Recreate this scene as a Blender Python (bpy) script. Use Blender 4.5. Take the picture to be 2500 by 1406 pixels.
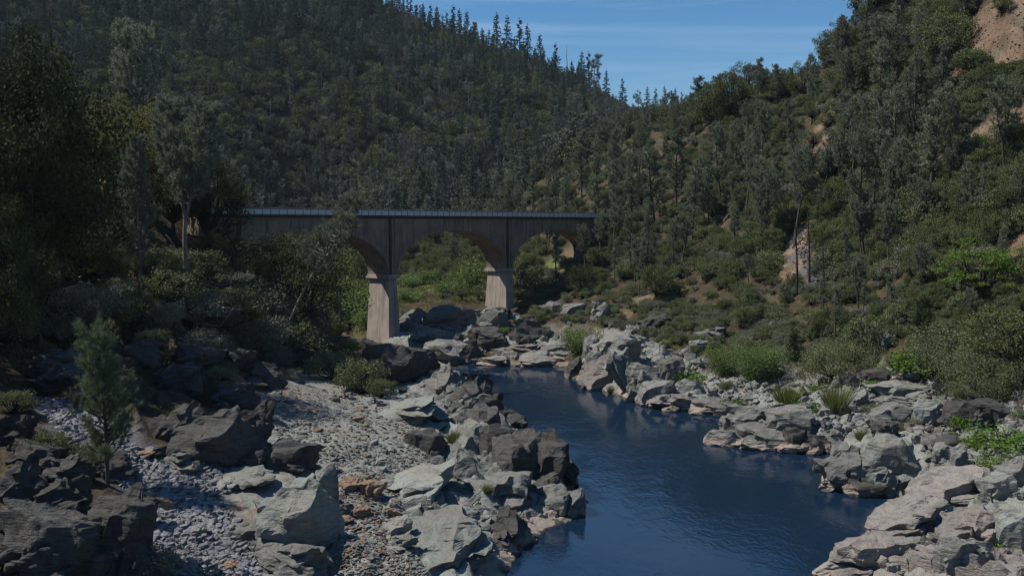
import bpy, bmesh, math, random
import numpy as np
from mathutils import Vector, Matrix

for o in list(bpy.data.objects):
    bpy.data.objects.remove(o)
SC = bpy.context.scene
COL = SC.collection
R = math.radians

# ------------------------------------------------------------------ camera
CAM_H = 29.0
F = 2431.0                       # focal length in pixels of the 2500 px wide photograph
PITCH = math.atan((703 - 547) / F)
cam_data = bpy.data.cameras.new('camera')
cam_data.sensor_width = 36.0
cam_data.lens = F / 2500 * 36.0
cam_data.clip_start = 0.5
cam_data.clip_end = 20000
cam = bpy.data.objects.new('camera', cam_data)
COL.objects.link(cam)
cam.location = (0, 0, CAM_H)
cam.rotation_euler = (math.pi / 2 - PITCH, 0, 0)
SC.camera = cam

# ------------------------------------------------------------------ sky, sun, exposure
SUN_AZ, SUN_EL = R(-89), R(55)   # azimuth from +Y towards +X
sun_dir = Vector((math.sin(SUN_AZ) * math.cos(SUN_EL), math.cos(SUN_AZ) * math.cos(SUN_EL), math.sin(SUN_EL)))
world = bpy.data.worlds.new('World')
SC.world = world
world.use_nodes = True
wt = world.node_tree
wt.nodes.clear()
w_out = wt.nodes.new('ShaderNodeOutputWorld')
w_bg = wt.nodes.new('ShaderNodeBackground')
w_sky = wt.nodes.new('ShaderNodeTexSky')
w_sky.sky_type = 'NISHITA'
w_sky.sun_disc = False
w_sky.sun_elevation = SUN_EL
w_sky.sun_rotation = SUN_AZ % (2 * math.pi)
w_sky.altitude = 200
w_sky.air_density = 1.0
w_sky.dust_density = 0.15
w_sky.ozone_density = 3.0
w_bg.inputs['Strength'].default_value = 0.093
# thin cirrus streaks: noise stretched sideways over the whole sky dome
w_tc = wt.nodes.new('ShaderNodeTexCoord')
w_map = wt.nodes.new('ShaderNodeMapping')
w_map.inputs['Rotation'].default_value = (0, R(-4), 0)
w_map.inputs['Scale'].default_value = (1.6, 1.6, 26.0)
w_n = wt.nodes.new('ShaderNodeTexNoise')
w_n.inputs['Scale'].default_value = 1.5
w_n.inputs['Detail'].default_value = 6.0
w_n.inputs['Roughness'].default_value = 0.55
w_n.inputs['Distortion'].default_value = 0.4
w_r = wt.nodes.new('ShaderNodeMapRange')
w_r.inputs['From Min'].default_value = 0.46
w_r.inputs['From Max'].default_value = 0.78
w_r.inputs['To Max'].default_value = 0.5
w_mix = wt.nodes.new('ShaderNodeMix')
w_mix.data_type = 'RGBA'
w_mix.inputs['B'].default_value = (5.0, 6.2, 7.8, 1)
w_hs = wt.nodes.new('ShaderNodeHueSaturation')
w_hs.inputs['Saturation'].default_value = 1.36
wt.links.new(w_tc.outputs['Generated'], w_map.inputs['Vector'])
wt.links.new(w_map.outputs['Vector'], w_n.inputs['Vector'])
wt.links.new(w_n.outputs['Fac'], w_r.inputs['Value'])
wt.links.new(w_r.outputs['Result'], w_mix.inputs['Factor'])
wt.links.new(w_sky.outputs['Color'], w_mix.inputs['A'])
wt.links.new(w_mix.outputs['Result'], w_hs.inputs['Color'])
wt.links.new(w_hs.outputs['Color'], w_bg.inputs['Color'])
wt.links.new(w_bg.outputs['Background'], w_out.inputs['Surface'])

sun_data = bpy.data.lights.new('sun', 'SUN')
sun_data.energy = 5.0
sun_data.angle = R(0.53)
sun_data.color = (1.0, 0.94, 0.86)
sun = bpy.data.objects.new('sun', sun_data)
COL.objects.link(sun)
sun.rotation_euler = (-sun_dir).to_track_quat('-Z', 'Y').to_euler()

SC.view_settings.view_transform = 'Standard'
SC.view_settings.look = 'None'
SC.view_settings.exposure = 0.14
SC.view_settings.gamma = 1.0
SC.view_settings.use_curve_mapping = False
SC.cycles.max_bounces = 6
SC.cycles.diffuse_bounces = 1
SC.cycles.glossy_bounces = 3
SC.cycles.transmission_bounces = 3
SC.cycles.transparent_max_bounces = 6
SC.cycles.caustics_reflective = False
SC.cycles.caustics_refractive = False
SC.cycles.use_denoising = True
SC.cycles.filter_width = 1.3

# ------------------------------------------------------------------ projection helpers (photo pixel <-> place)
CP, SP = math.cos(PITCH), math.sin(PITCH)
def ray(px, py):
    cx = (np.asarray(px, float) - 1250) / F
    cy = (703 - np.asarray(py, float)) / F
    return cx, CP + cy * SP, -SP + cy * CP
def at(px, py, Y):
    dx, dy, dz = ray(px, py)
    t = Y / dy
    return np.array([dx * t, Y, CAM_H + dz * t])
def at_z(px, py, z):
    dx, dy, dz = ray(px, py)
    t = (z - CAM_H) / dz
    return np.array([dx * t, dy * t, z])
def to_px(x, y, z):
    zz = z - CAM_H
    d = y * CP - zz * SP
    u = y * SP + zz * CP
    return 1250 + F * x / d, 703 - F * u / d

# ------------------------------------------------------------------ numpy noise
def _h(ix, iy, iz, s):
    n = (ix * 374761393 + iy * 668265263 + iz * 2147483647 + s * 1274126177) & 0xFFFFFFFF
    n = ((n ^ (n >> 13)) * 1274126177) & 0xFFFFFFFF
    n = ((n ^ (n >> 16)) * 2246822519) & 0xFFFFFFFF
    n = n ^ (n >> 15)
    return (n & 0xFFFFFF) / float(0xFFFFFF) * 2 - 1
def vnoise(P, s=0):
    P = np.asarray(P, float)
    I = np.floor(P).astype(np.int64)
    f = P - I
    f = f * f * f * (f * (f * 6 - 15) + 10)
    r = 0
    for dx in (0, 1):
        wx = f[..., 0] if dx else 1 - f[..., 0]
        for dy in (0, 1):
            wy = f[..., 1] if dy else 1 - f[..., 1]
            for dz in (0, 1):
                wz = f[..., 2] if dz else 1 - f[..., 2]
                r = r + wx * wy * wz * _h(I[..., 0] + dx, I[..., 1] + dy, I[..., 2] + dz, s)
    return r
def fbm(P, octv=4, s=0, gain=0.5):
    P = np.asarray(P, float)
    a, r = 1.0, 0
    for k in range(octv):
        r = r + a * vnoise(P * (2.03 ** k) + 17.3 * k, s + k)
        a *= gain
    return r
def sstep(a, b, x):
    t = np.clip((x - a) / (b - a), 0, 1)
    return t * t * (3 - 2 * t)

# ------------------------------------------------------------------ mesh helpers
class MB:
    def __init__(self):
        self.v, self.t, self.q, self.tm, self.qm, self.n = [], [], [], [], [], 0
    def add(self, V, T=None, Q=None, mat=0):
        V = np.asarray(V, float).reshape(-1, 3)
        if T is not None and len(T):
            T = np.asarray(T, np.int64).reshape(-1, 3) + self.n
            self.t.append(T); self.tm.append(np.full(len(T), mat))
        if Q is not None and len(Q):
            Q = np.asarray(Q, np.int64).reshape(-1, 4) + self.n
            self.q.append(Q); self.qm.append(np.full(len(Q), mat))
        self.v.append(V); self.n += len(V)
    def box(self, x0, x1, y0, y1, z0, z1, mat=0):
        V = [(x, y, z) for z in (z0, z1) for y in (y0, y1) for x in (x0, x1)]
        self.add(V, Q=[(0, 2, 3, 1), (4, 5, 7, 6), (0, 1, 5, 4), (2, 6, 7, 3), (0, 4, 6, 2), (1, 3, 7, 5)], mat=mat)
    def tube(self, P, rad, sides=5, mat=0):
        P = np.asarray(P, float); n = len(P)
        rad = np.broadcast_to(np.asarray(rad, float), (n,))
        d = np.gradient(P, axis=0)
        d /= np.linalg.norm(d, axis=1)[:, None] + 1e-9
        ref = np.array([0.31, 0.22, 0.92]) if abs(d[0] @ np.array([0.31, 0.22, 0.92])) < .9 else np.array([1., 0, 0])
        a = np.cross(d, ref); a /= np.linalg.norm(a, axis=1)[:, None] + 1e-9
        b = np.cross(d, a)
        th = np.arange(sides) * 2 * math.pi / sides
        V = P[:, None] + rad[:, None, None] * (np.cos(th)[None, :, None] * a[:, None] + np.sin(th)[None, :, None] * b[:, None])
        i = np.arange(n - 1)[:, None] * sides; j = np.arange(sides)[None]; k = (j + 1) % sides
        Q = np.stack([i + j, i + k, i + sides + k, i + sides + j], -1).reshape(-1, 4)
        self.add(V.reshape(-1, 3), Q=Q, mat=mat)
    def mesh(self, name, mats, smooth=False):
        m = bpy.data.meshes.new(name)
        V = np.concatenate(self.v) if self.v else np.zeros((0, 3))
        T = np.concatenate(self.t) if self.t else np.zeros((0, 3), np.int64)
        Q = np.concatenate(self.q) if self.q else np.zeros((0, 4), np.int64)
        m.vertices.add(len(V)); m.vertices.foreach_set('co', V.astype(np.float32).ravel())
        L = np.concatenate([T.ravel(), Q.ravel()])
        m.loops.add(len(L)); m.loops.foreach_set('vertex_index', L.astype(np.int32))
        m.polygons.add(len(T) + len(Q))
        m.polygons.foreach_set('loop_start', np.concatenate([np.arange(len(T)) * 3, len(T) * 3 + np.arange(len(Q)) * 4]).astype(np.int32))
        mi = np.concatenate((self.tm or [np.zeros(0)]) + (self.qm or [np.zeros(0)])) if (self.tm or self.qm) else np.zeros(0)
        for mt in (mats if isinstance(mats, (list, tuple)) else [mats]):
            m.materials.append(mt)
        m.polygons.foreach_set('material_index', mi.astype(np.int32))
        m.polygons.foreach_set('use_smooth', np.full(len(T) + len(Q), smooth))
        m.update(calc_edges=True)
        return m
def link(name, mesh, parent=None, loc=None, rot=None, scl=None):
    o = bpy.data.objects.new(name, mesh)
    COL.objects.link(o)
    if parent: o.parent = parent
    if loc is not None: o.location = [float(c) for c in loc]
    if rot is not None: o.rotation_euler = rot
    if scl is not None: o.scale = scl
    return o
def tag(o, label=None, cat=None, group=None, kind=None):
    if label: o['label'] = label
    if cat: o['category'] = cat
    if group: o['group'] = group
    if kind: o['kind'] = kind
    return o
def ordinal(i):
    w = ['first', 'second', 'third', 'fourth', 'fifth', 'sixth', 'seventh', 'eighth', 'ninth', 'tenth', 'eleventh', 'twelfth',
         'thirteenth', 'fourteenth', 'fifteenth', 'sixteenth', 'seventeenth', 'eighteenth', 'nineteenth', 'twentieth']
    return w[i] if i < 20 else f'{i+1}th'

# ------------------------------------------------------------------ materials
def new_mat(name):
    m = bpy.data.materials.new(name); m.use_nodes = True
    nt = m.node_tree; nt.nodes.clear()
    return m, nt, nt.nodes.new('ShaderNodeOutputMaterial')
def N(nt, kind, **kw):
    n = nt.nodes.new(kind)
    for k, v in kw.items():
        if k in n.inputs: n.inputs[k].default_value = v
        else: setattr(n, k, v)
    return n
def noise_n(nt, vec, scale, detail=4, rough=.55, dist=0):
    n = N(nt, 'ShaderNodeTexNoise', Scale=scale, Detail=detail, Roughness=rough, Distortion=dist)
    nt.links.new(vec, n.inputs['Vector']); return n.outputs['Fac']
def rng_n(nt, val, a, b, c=0., d=1.):
    n = N(nt, 'ShaderNodeMapRange'); n.inputs[1].default_value = a; n.inputs[2].default_value = b
    n.inputs[3].default_value = c; n.inputs[4].default_value = d
    nt.links.new(val, n.inputs[0]); return n.outputs[0]
def mix_n(nt, fac, A, B):
    n = N(nt, 'ShaderNodeMix'); n.data_type = 'RGBA'
    for s, v in (('Factor', fac), ('A', A), ('B', B)):
        if isinstance(v, (tuple, list)): n.inputs[s].default_value = (*v[:3], 1)
        elif isinstance(v, (int, float)): n.inputs[s].default_value = v
        else: nt.links.new(v, n.inputs[s])
    return n.outputs['Result']
def math_n(nt, op, a, b=None):
    n = N(nt, 'ShaderNodeMath', operation=op)
    for i, v in enumerate((a, b)):
        if v is None: continue
        if isinstance(v, (int, float)): n.inputs[i].default_value = v
        else: nt.links.new(v, n.inputs[i])
    return n.outputs[0]
def pos_n(nt, scale=(1, 1, 1), rot=(0, 0, 0)):
    g = nt.nodes.new('ShaderNodeNewGeometry')
    m = N(nt, 'ShaderNodeMapping'); m.inputs['Scale'].default_value = scale; m.inputs['Rotation'].default_value = rot
    nt.links.new(g.outputs['Position'], m.inputs['Vector']); return m.outputs['Vector']
def bump_n(nt, h, dist, strength=1.0, normal=None):
    b = N(nt, 'ShaderNodeBump', Strength=strength, Distance=dist)
    nt.links.new(h, b.inputs['Height'])
    if normal is not None: nt.links.new(normal, b.inputs['Normal'])
    return b.outputs['Normal']
def finish(nt, out, col, normal=None, rough=.85, spec=.25):
    p = N(nt, 'ShaderNodeBsdfPrincipled', Roughness=rough)
    p.inputs['Specular IOR Level'].default_value = spec
    if isinstance(col, (tuple, list)): p.inputs['Base Color'].default_value = (*col[:3], 1)
    else: nt.links.new(col, p.inputs['Base Color'])
    if normal is not None: nt.links.new(normal, p.inputs['Normal'])
    nt.links.new(p.outputs[0], out.inputs['Surface'])
    return p

def rock_material(name, c_main, c_alt, c_dark, dark=.5, lichen=(.3, .27, .2), strata_rot=(R(25), R(35), R(20)), bleach=True, rust=0.0):
    m, nt, out = new_mat(name)
    p = pos_n(nt)
    oi = nt.nodes.new('ShaderNodeObjectInfo')
    big = noise_n(nt, p, .16, 2, .6)
    mid = noise_n(nt, p, .9, 4, .65)
    fine = noise_n(nt, p, 4.5, 4, .75)
    ps = pos_n(nt, (.35, .35, 2.6), strata_rot)
    st = noise_n(nt, ps, 1.6, 4, .68)
    c = mix_n(nt, rng_n(nt, big, .4, .62), c_main, c_alt)
    c = mix_n(nt, rng_n(nt, oi.outputs['Random'], 0, 1, 0, .38), c, c_alt)
    wn = N(nt, 'ShaderNodeTexWhiteNoise'); wn.noise_dimensions = '1D'; nt.links.new(oi.outputs['Random'], wn.inputs['W'])
    c = mix_n(nt, rng_n(nt, wn.outputs['Value'], 0, 1, 0, .45), c, c_dark)
    c = mix_n(nt, rng_n(nt, st, .48, .70, 0, dark), c, c_dark)
    c = mix_n(nt, rng_n(nt, mid, .52, .72, 0, dark), c, c_dark)
    c = mix_n(nt, rng_n(nt, fine, .55, .8, 0, .45), c, lichen)
    c = mix_n(nt, rng_n(nt, fine, .46, .30, 0, .5), c, c_dark)
    if rust > 0:
        rn = noise_n(nt, p, .55, 3, .5)
        c = mix_n(nt, rng_n(nt, rn, .55, .7, 0, rust), c, (.30, .17, .10))
    if bleach:   # pale mineral band left by the changing water level
        g = nt.nodes.new('ShaderNodeNewGeometry'); sx = nt.nodes.new('ShaderNodeSeparateXYZ')
        nt.links.new(g.outputs['Position'], sx.inputs[0])
        zz = math_n(nt, 'ADD', sx.outputs['Z'], rng_n(nt, mid, .3, .7, -.35, .35))
        c = mix_n(nt, rng_n(nt, zz, .75, 1.15, .7, 0), c, (.34, .27, .22))
        c = mix_n(nt, rng_n(nt, zz, .12, .25, .85, 0), c, (.05, .045, .04))
    h = math_n(nt, 'ADD', math_n(nt, 'MULTIPLY', st, 1.0), math_n(nt, 'MULTIPLY', fine, .5))
    h = math_n(nt, 'ADD', h, math_n(nt, 'MULTIPLY', mid, 1.2))
    finish(nt, out, c, bump_n(nt, h, .24, 1.0), .9, .18)
    return m
M = {}
M['rock_grey'] = rock_material('rock_grey', (.25, .245, .22), (.205, .21, .19), (.055, .052, .047), .6)
M['rock_green'] = rock_material('rock_green', (.27, .31, .28), (.27, .26, .225), (.065, .066, .058), .45)
M['rock_dark'] = rock_material('rock_dark', (.078, .077, .073), (.098, .094, .085), (.022, .021, .020), .65, (.16, .155, .14), bleach=True)  # base colour also carries the shade of river wall and bottom left cliff
M['rock_pale'] = rock_material('rock_pale', (.30, .31, .29), (.24, .26, .25), (.09, .09, .085), .35)
M['rock_pink'] = rock_material('rock_pink', (.29, .25, .22), (.25, .235, .21), (.06, .055, .05), .5)
M['rock_rust'] = rock_material('rock_rust', (.23, .195, .16), (.27, .18, .12), (.07, .06, .05), .45, bleach=False, rust=.45)
M['bedrock'] = rock_material('bedrock', (.235, .235, .21), (.25, .275, .245), (.05, .047, .043), .7)
M['scree_stone'] = rock_material('scree_stone', (.30, .30, .305), (.20, .20, .205), (.07, .07, .075), .45, (.40, .40, .41), bleach=False)

def leaf_material(name, c1, c2, trans=.22, var=.5, spread=(.8, 1.2)):
    m, nt, out = new_mat(name)
    oi = nt.nodes.new('ShaderNodeObjectInfo')
    p = pos_n(nt)
    n1 = noise_n(nt, p, .45, 1, .6)
    n2 = noise_n(nt, p, 5.0, 0, .5)
    c = mix_n(nt, rng_n(nt, n1, .35, .65), c1, c2)
    c = mix_n(nt, rng_n(nt, oi.outputs['Random'], 0, 1, 0, var), c, c2)
    hs = N(nt, 'ShaderNodeHueSaturation')
    nt.links.new(rng_n(nt, oi.outputs['Random'], 0, 1, .485, .515), hs.inputs['Hue'])
    wn = N(nt, 'ShaderNodeTexWhiteNoise'); wn.noise_dimensions = '1D'; nt.links.new(oi.outputs['Random'], wn.inputs['W'])
    nt.links.new(math_n(nt, 'MULTIPLY', rng_n(nt, n2, .3, .7, .65, 1.35), rng_n(nt, wn.outputs['Value'], 0, 1, *spread)), hs.inputs['Value'])
    nt.links.new(c, hs.inputs['Color'])
    d = N(nt, 'ShaderNodeBsdfDiffuse'); t = N(nt, 'ShaderNodeBsdfTranslucent'); mx = N(nt, 'ShaderNodeMixShader', Fac=trans)
    nt.links.new(hs.outputs[0], d.inputs[0]); nt.links.new(hs.outputs[0], t.inputs[0])
    nt.links.new(d.outputs[0], mx.inputs[1]); nt.links.new(t.outputs[0], mx.inputs[2])
    nt.links.new(mx.outputs[0], out.inputs['Surface'])
    return m
M['oak_leaf'] = leaf_material('oak_leaf', (0.088, 0.112, 0.048), (0.125, 0.138, 0.06))
M['oak_olive'] = leaf_material('oak_olive', (.115, .115, .038), (.145, .14, .052))
M['oak_dark'] = leaf_material('oak_dark', (0.045, 0.058, 0.028), (0.07, 0.08, 0.036), .15)
M['pine_needle'] = leaf_material('pine_needle', (.165, .195, .13), (.205, .225, .15), .22)
M['pine_pale'] = leaf_material('pine_pale', (.20, .235, .165), (.25, .275, .195), .25)
M['pine_green'] = leaf_material('pine_green', (0.09, 0.135, 0.055), (0.135, 0.17, 0.075), .22)
M['young_needle'] = leaf_material('young_needle', (.12, .165, .085), (.16, .20, .11), .25)
M['fir_needle'] = leaf_material('fir_needle', (.06, .09, .058), (.085, .115, .07), .1, .6, (.7, 1.2))
M['shrub_leaf'] = leaf_material('shrub_leaf', (0.105, 0.13, 0.06), (0.155, 0.17, 0.088), .25, .8)
M['shrub_grey'] = leaf_material('shrub_grey', (0.16, 0.17, 0.12), (0.185, 0.185, 0.14), .2, .8)
M['willow_leaf'] = leaf_material('willow_leaf', (0.12, 0.18, 0.05), (0.155, 0.21, 0.07), .35, .8)
M['bright_leaf'] = leaf_material('bright_leaf', (.10, .18, .03), (.13, .21, .04), .4, .6)
M['far_oak'] = leaf_material('far_oak', (.085, .115, .055), (.135, .15, .07), .1, .9, (.5, 1.3))
M['far_pine'] = leaf_material('far_pine', (.15, .18, .14), (.20, .215, .165), .1, .9, (.6, 1.25))
M['dry_grass'] = leaf_material('dry_grass', (.26, .20, .10), (.20, .17, .08), .3, .5)
M['green_grass'] = leaf_material('green_grass', (.10, .15, .035), (.15, .16, .05), .35, .5)
M['yellow_flower'] = leaf_material('yellow_flower', (.62, .42, .03), (.55, .36, .03), .3, .3)

def bark_material(name, c1, c2):
    m, nt, out = new_mat(name)
    p = pos_n(nt, (1, 1, .25))
    n = noise_n(nt, p, 6, 5, .7)
    finish(nt, out, mix_n(nt, rng_n(nt, n, .35, .65), c1, c2), bump_n(nt, n, .05), .9, .15)
    return m
M['bark'] = bark_material('bark', (.055, .045, .038), (.10, .085, .07))
M['bark_dark'] = bark_material('bark_dark', (.022, .018, .015), (.045, .037, .03))
M['bark_grey'] = bark_material('bark_grey', (.14, .125, .11), (.22, .20, .18))

# ------------------------------------------------------------------ river outline in plan (shoreline read off the water level)
shore_left = [(700, 2600), (900, 1900), (1120, 1560), (1235, 1406), (1262, 1360), (1290, 1325), (1340, 1292), (1425, 1258), (1436, 1225), (1402, 1195),
              (1395, 1165), (1350, 1120), (1290, 1075), (1225, 1020), (1150, 950), (1090, 908), (1045, 893), (1005, 886)]
shore_right = [(1150, 876), (1135, 889), (1250, 892), (1378, 896), (1384, 918), (1425, 938), (1470, 955), (1525, 972), (1570, 985), (1625, 1000), (1720, 1009), (1812, 1011),
               (1850, 1030), (1800, 1055), (1728, 1075), (1765, 1086), (1880, 1098), (1985, 1106), (2060, 1098), (2065, 1112), (2005, 1165), (2000, 1190), (2090, 1204),
               (2200, 1217), (2255, 1216), (2205, 1258), (2110, 1325), (2005, 1406), (1900, 1500), (1850, 1750), (1900, 2600)]
river = [tuple(at_z(x, y, 0)[:2]) for x, y in shore_left]
river += [(-34, 212), (-47, 224), (-57, 262), (-72, 330), (-88, 420), (-98, 470), (-118, 540),
          (-108, 544), (-84, 474), (-74, 425), (-60, 330), (-47, 268), (-38, 238), (-28, 222)]
river += [tuple(at_z(x, y, 0)[:2]) for x, y in shore_right]
RIV = np.array(river)
def river_dist(x, y, RIV=RIV):
    """signed distance to an outline in plan (the shoreline unless given), positive outside"""
    x = np.asarray(x, float); y = np.asarray(y, float)
    d2 = np.full(x.shape, 1e18); inside = np.zeros(x.shape, bool)
    n = len(RIV)
    for i in range(n):
        ax, ay = RIV[i]; bx, by = RIV[(i + 1) % n]
        ex, ey = bx - ax, by - ay
        t = np.clip(((x - ax) * ex + (y - ay) * ey) / (ex * ex + ey * ey + 1e-12), 0, 1)
        d2 = np.minimum(d2, (x - ax - t * ex) ** 2 + (y - ay - t * ey) ** 2)
        c = ((ay > y) != (by > y)) & (x < (bx - ax) * (y - ay) / (by - ay + 1e-12) + ax)
        inside ^= c
    d = np.sqrt(d2)
    return np.where(inside, -d, d)

# ------------------------------------------------------------------ the lie of the land: (pixel, pixel, depth) and (x, y, z) survey points
cpx = [ # left bank bench
 (1000, 1380, 76), (800, 1300, 84), (600, 1350, 77), (450, 1350, 76), (1000, 1080, 110), (1000, 1180, 98), (750, 1000, 122), (700, 940, 138), (1180, 1180, 104),
 (1120, 1050, 124), (1020, 960, 150), (880, 1000, 132), (1150, 1300, 90), (1230, 1100, 118), (1330, 1160, 110),
 (900, 900, 168), (960, 880, 176), (820, 850, 186), (700, 860, 172), (880, 838, 200), (620, 900, 150),
 # scree and left slope
 (330, 1180, 88), (400, 1040, 98), (200, 1050, 94), (60, 960, 102), (100, 860, 114), (250, 880, 114), (380, 970, 104), (500, 1000, 112), (560, 880, 136),
 (200, 1250, 79), (60, 1150, 84), (60, 1390, 70), (250, 1400, 71), (150, 700, 142), (20, 620, 138), (350, 760, 138), (450, 780, 146), (600, 760, 170), (650, 830, 168), (560, 660, 182),
 (300, 600, 165), (150, 520, 160), (0, 470, 150), (280, 455, 186), (450, 560, 188), (560, 560, 196), (100, 380, 185), (-200, 300, 160), (-200, 700, 120), (-200, 1100, 80), (-500, 400, 140), (-500, 900, 80), (-600, 0, 150),
 # far bank below the bridge
 (860, 760, 285), (900, 730, 300), (840, 712, 410), (700, 700, 470), (1020, 765, 246), (1100, 760, 246), (1180, 800, 226), (1060, 840, 216), (1240, 850, 214), (1330, 860, 212), (1400, 850, 210),
 (1200, 770, 250), (1300, 780, 236), (1300, 700, 280), (1100, 700, 320), (1000, 680, 370), (960, 640, 440), (1050, 640, 430), (1150, 620, 400), (1250, 600, 370), (1150, 560, 470), (1200, 520, 500),
 # right hill
 (1450, 780, 224), (1450, 700, 258), (1450, 620, 292), (1450, 530, 322), (1450, 430, 390), (1400, 400, 430), (1480, 330, 445), (1300, 560, 370), (1300, 450, 440), (1300, 620, 320),
 (1600, 850, 190), (1550, 900, 180), (1600, 700, 240), (1600, 560, 285), (1600, 420, 335), (1600, 300, 400),
 (1700, 800, 196), (1700, 740, 215), (1700, 600, 255), (1700, 420, 305), (1720, 270, 365), (1700, 920, 172),
 (1850, 800, 186), (1850, 700, 205), (1850, 600, 226), (1850, 400, 270), (1850, 220, 325), (1850, 900, 164),
 (2000, 900, 160), (2000, 800, 172), (2000, 700, 188), (2000, 550, 212), (2000, 380, 242), (2010, 250, 270),
 (2200, 850, 148), (2200, 750, 162), (2200, 600, 184), (2200, 400, 206), (2200, 200, 230), (2200, 0, 258), (2130, 120, 252), (2115, 20, 275), (2065, 150, 262), (2035, 195, 275), (1985, 235, 300), (1920, 235, 315), (2100, 200, 248),
 (2400, 800, 140), (2450, 620, 155), (2450, 400, 172), (2450, 100, 192), (2450, -100, 212), (2650, 400, 160), (2700, 850, 112), (2800, 100, 180), (2900, 1200, 72),
 (2300, 1000, 126), (2450, 1000, 116), (2350, 920, 136), (2150, 960, 140), (2050, 1000, 136), (2200, 1050, 122), (1950, 1000, 142), (2400, 1100, 103), (2500, 1150, 94), (2400, 1200, 94), (2500, 1300, 82), (2480, 1400, 74), (2300, 1300, 84), (2200, 1390, 79), (2330, 1190, 96),
 (2100, 1060, 124), (1900, 1060, 130),
 # the wooded hill far behind
 (300, 500, 420), (300, 300, 580), (300, 100, 740), (300, -120, 900), (-100, 400, 430), (-100, 100, 640), (-100, -200, 820), (-500, 200, 500), (-500, -300, 800), (600, 480, 470), (600, 250, 650), (600, 0, 830), (620, -120, 920),
 (900, 480, 520), (900, 300, 640), (900, 140, 800), (920, 48, 900), (1000, 420, 570), (1050, 105, 900), (1150, 135, 905), (1250, 165, 910), (1150, 310, 680), (1300, 185, 915), (1300, 360, 640), (1400, 220, 925), (1480, 245, 950), (1520, 265, 980), (1500, 310, 780), (1560, 285, 1150), (1640, 288, 1400), (1720, 290, 1420), (1900, 290, 1450), (2300, 280, 1500), (1650, 345, 900), (1800, 345, 900),
]
CP3 = [tuple(at(x, y, Y)) for x, y, Y in cpx]
CP3 += [(0, 45, -2), (-12, 70, -1), (30, 60, 3.5), (55, 60, 8), (-30, 40, 9), (-60, 45, 26), (20, 30, 2), (60, 30, 10), (-25, 25, 8), (95, 80, 30), (120, 130, 95), (-100, 90, 62), (-130, 140, 88), (-120, 200, 78),
        (-56, 196, 27.5), (-70, 205, 33), (-90, 240, 38), (-120, 330, 45), (-74, 330, 3), (-58, 330, 3), (-59, 262, 3), (-45, 262, 3), (-90, 420, 3), (-72, 420, 3), (-100, 470, 3), (-80, 470, 4), (-120, 560, 8), (-100, 560, 8), (-49, 226, 3), (-36, 240, 3), (-140, 420, 38), (-45, 400, 10), (-38, 262, 6), (-30, 255, 7), (-48, 300, 7),
        (27, 302, 30.5), (34, 312, 33), (20, 296, 25), (12, 285, 16),
        (170, 300, 112), (200, 420, 105), (120, 420, 78), (60, 480, 66), (250, 250, 160), (0, 520, 35), (40, 600, 60), (-20, 600, 45),
        (-200, 1100, 255), (100, 1100, 150), (250, 1100, 130), (-500, 1000, 330), (600, 1100, 260), (0, 1650, 190), (400, 1650, 170), (-700, 1650, 350), (1000, 1650, 320), (900, 700, 330), (500, 500, 230), (-600, 500, 260)]
CP3 = np.array(CP3)
def warp(x, y):
    y = np.maximum(y, 5.0)
    return np.stack([x / y * 1.6, np.log(y)], -1)
CW = warp(CP3[:, 0], CP3[:, 1])
def _k(r2):
    r = np.sqrt(r2)
    return np.sqrt(r2 + .0009)*1.0 * (r2 ** .25)      # r^1.5: firm interpolation with little overshoot
n_c = len(CW)
D2 = ((CW[:, None] - CW[None]) ** 2).sum(-1)
A = np.zeros((n_c + 3, n_c + 3))
A[:n_c, :n_c] = _k(D2) + np.eye(n_c) * 2e-3
A[:n_c, n_c] = 1; A[:n_c, n_c + 1:] = CW
A[n_c, :n_c] = 1; A[n_c + 1:, :n_c] = CW.T
SCALE = CP3[:, 1]                                         # interpolate the slope angle seen from the datum, not the raw height
rhs = np.concatenate([(CP3[:, 2] - CAM_H) / SCALE, [0, 0, 0]])
COEF = np.linalg.solve(A, rhs)
def base_height(x, y):
    w = warp(x, y)
    sh = w.shape[:-1]; w = w.reshape(-1, 2)
    out = np.empty(len(w))
    for i in range(0, len(w), 20000):
        c = w[i:i + 20000]; c32 = c.astype(np.float32); w32 = CW.astype(np.float32)
        d2 = (c32[:, 0:1] - w32[None, :, 0]) ** 2 + (c32[:, 1:2] - w32[None, :, 1]) ** 2
        out[i:i + 20000] = _k(d2) @ COEF[:n_c] + COEF[n_c] + c @ COEF[n_c + 1:]
    return CAM_H + out.reshape(sh) * np.maximum(y, 5.0)

def blob(x, y, pts):
    """soft mask from (centre x, centre y, radius) discs"""
    r = np.zeros_like(x)
    for cx, cy, rad in pts:
        r = np.maximum(r, 1 - sstep(.55, 1.15, np.hypot(x - cx, y - cy) / rad))
    return r

cols = np.concatenate([np.linspace(-1.5, -.62, 36)[:-1], np.linspace(-.62, .62, 600), np.linspace(.62, 1.5, 36)[1:]])
rows = np.concatenate([np.geomspace(24, 62, 40)[:-1], np.geomspace(62, 300, 330)[:-1], np.geomspace(300, 1650, 130)])
AA, YY = np.meshgrid(cols, rows)
XX = AA * YY
ZZ = base_height(XX, YY)
RD = river_dist(XX, YY)
P3 = np.stack([XX, YY, np.zeros_like(XX)], -1)
near = 1 - sstep(260, 420, YY)
far = sstep(300, 600, YY)
# broad relief
ZZ += fbm(P3 / 28, 3, 3) * (.9 * near * sstep(4, 25, RD)) + fbm(P3 / 130, 4, 5) * 7 * far * (1 - .6 * sstep(750, 900, YY)) 
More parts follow.
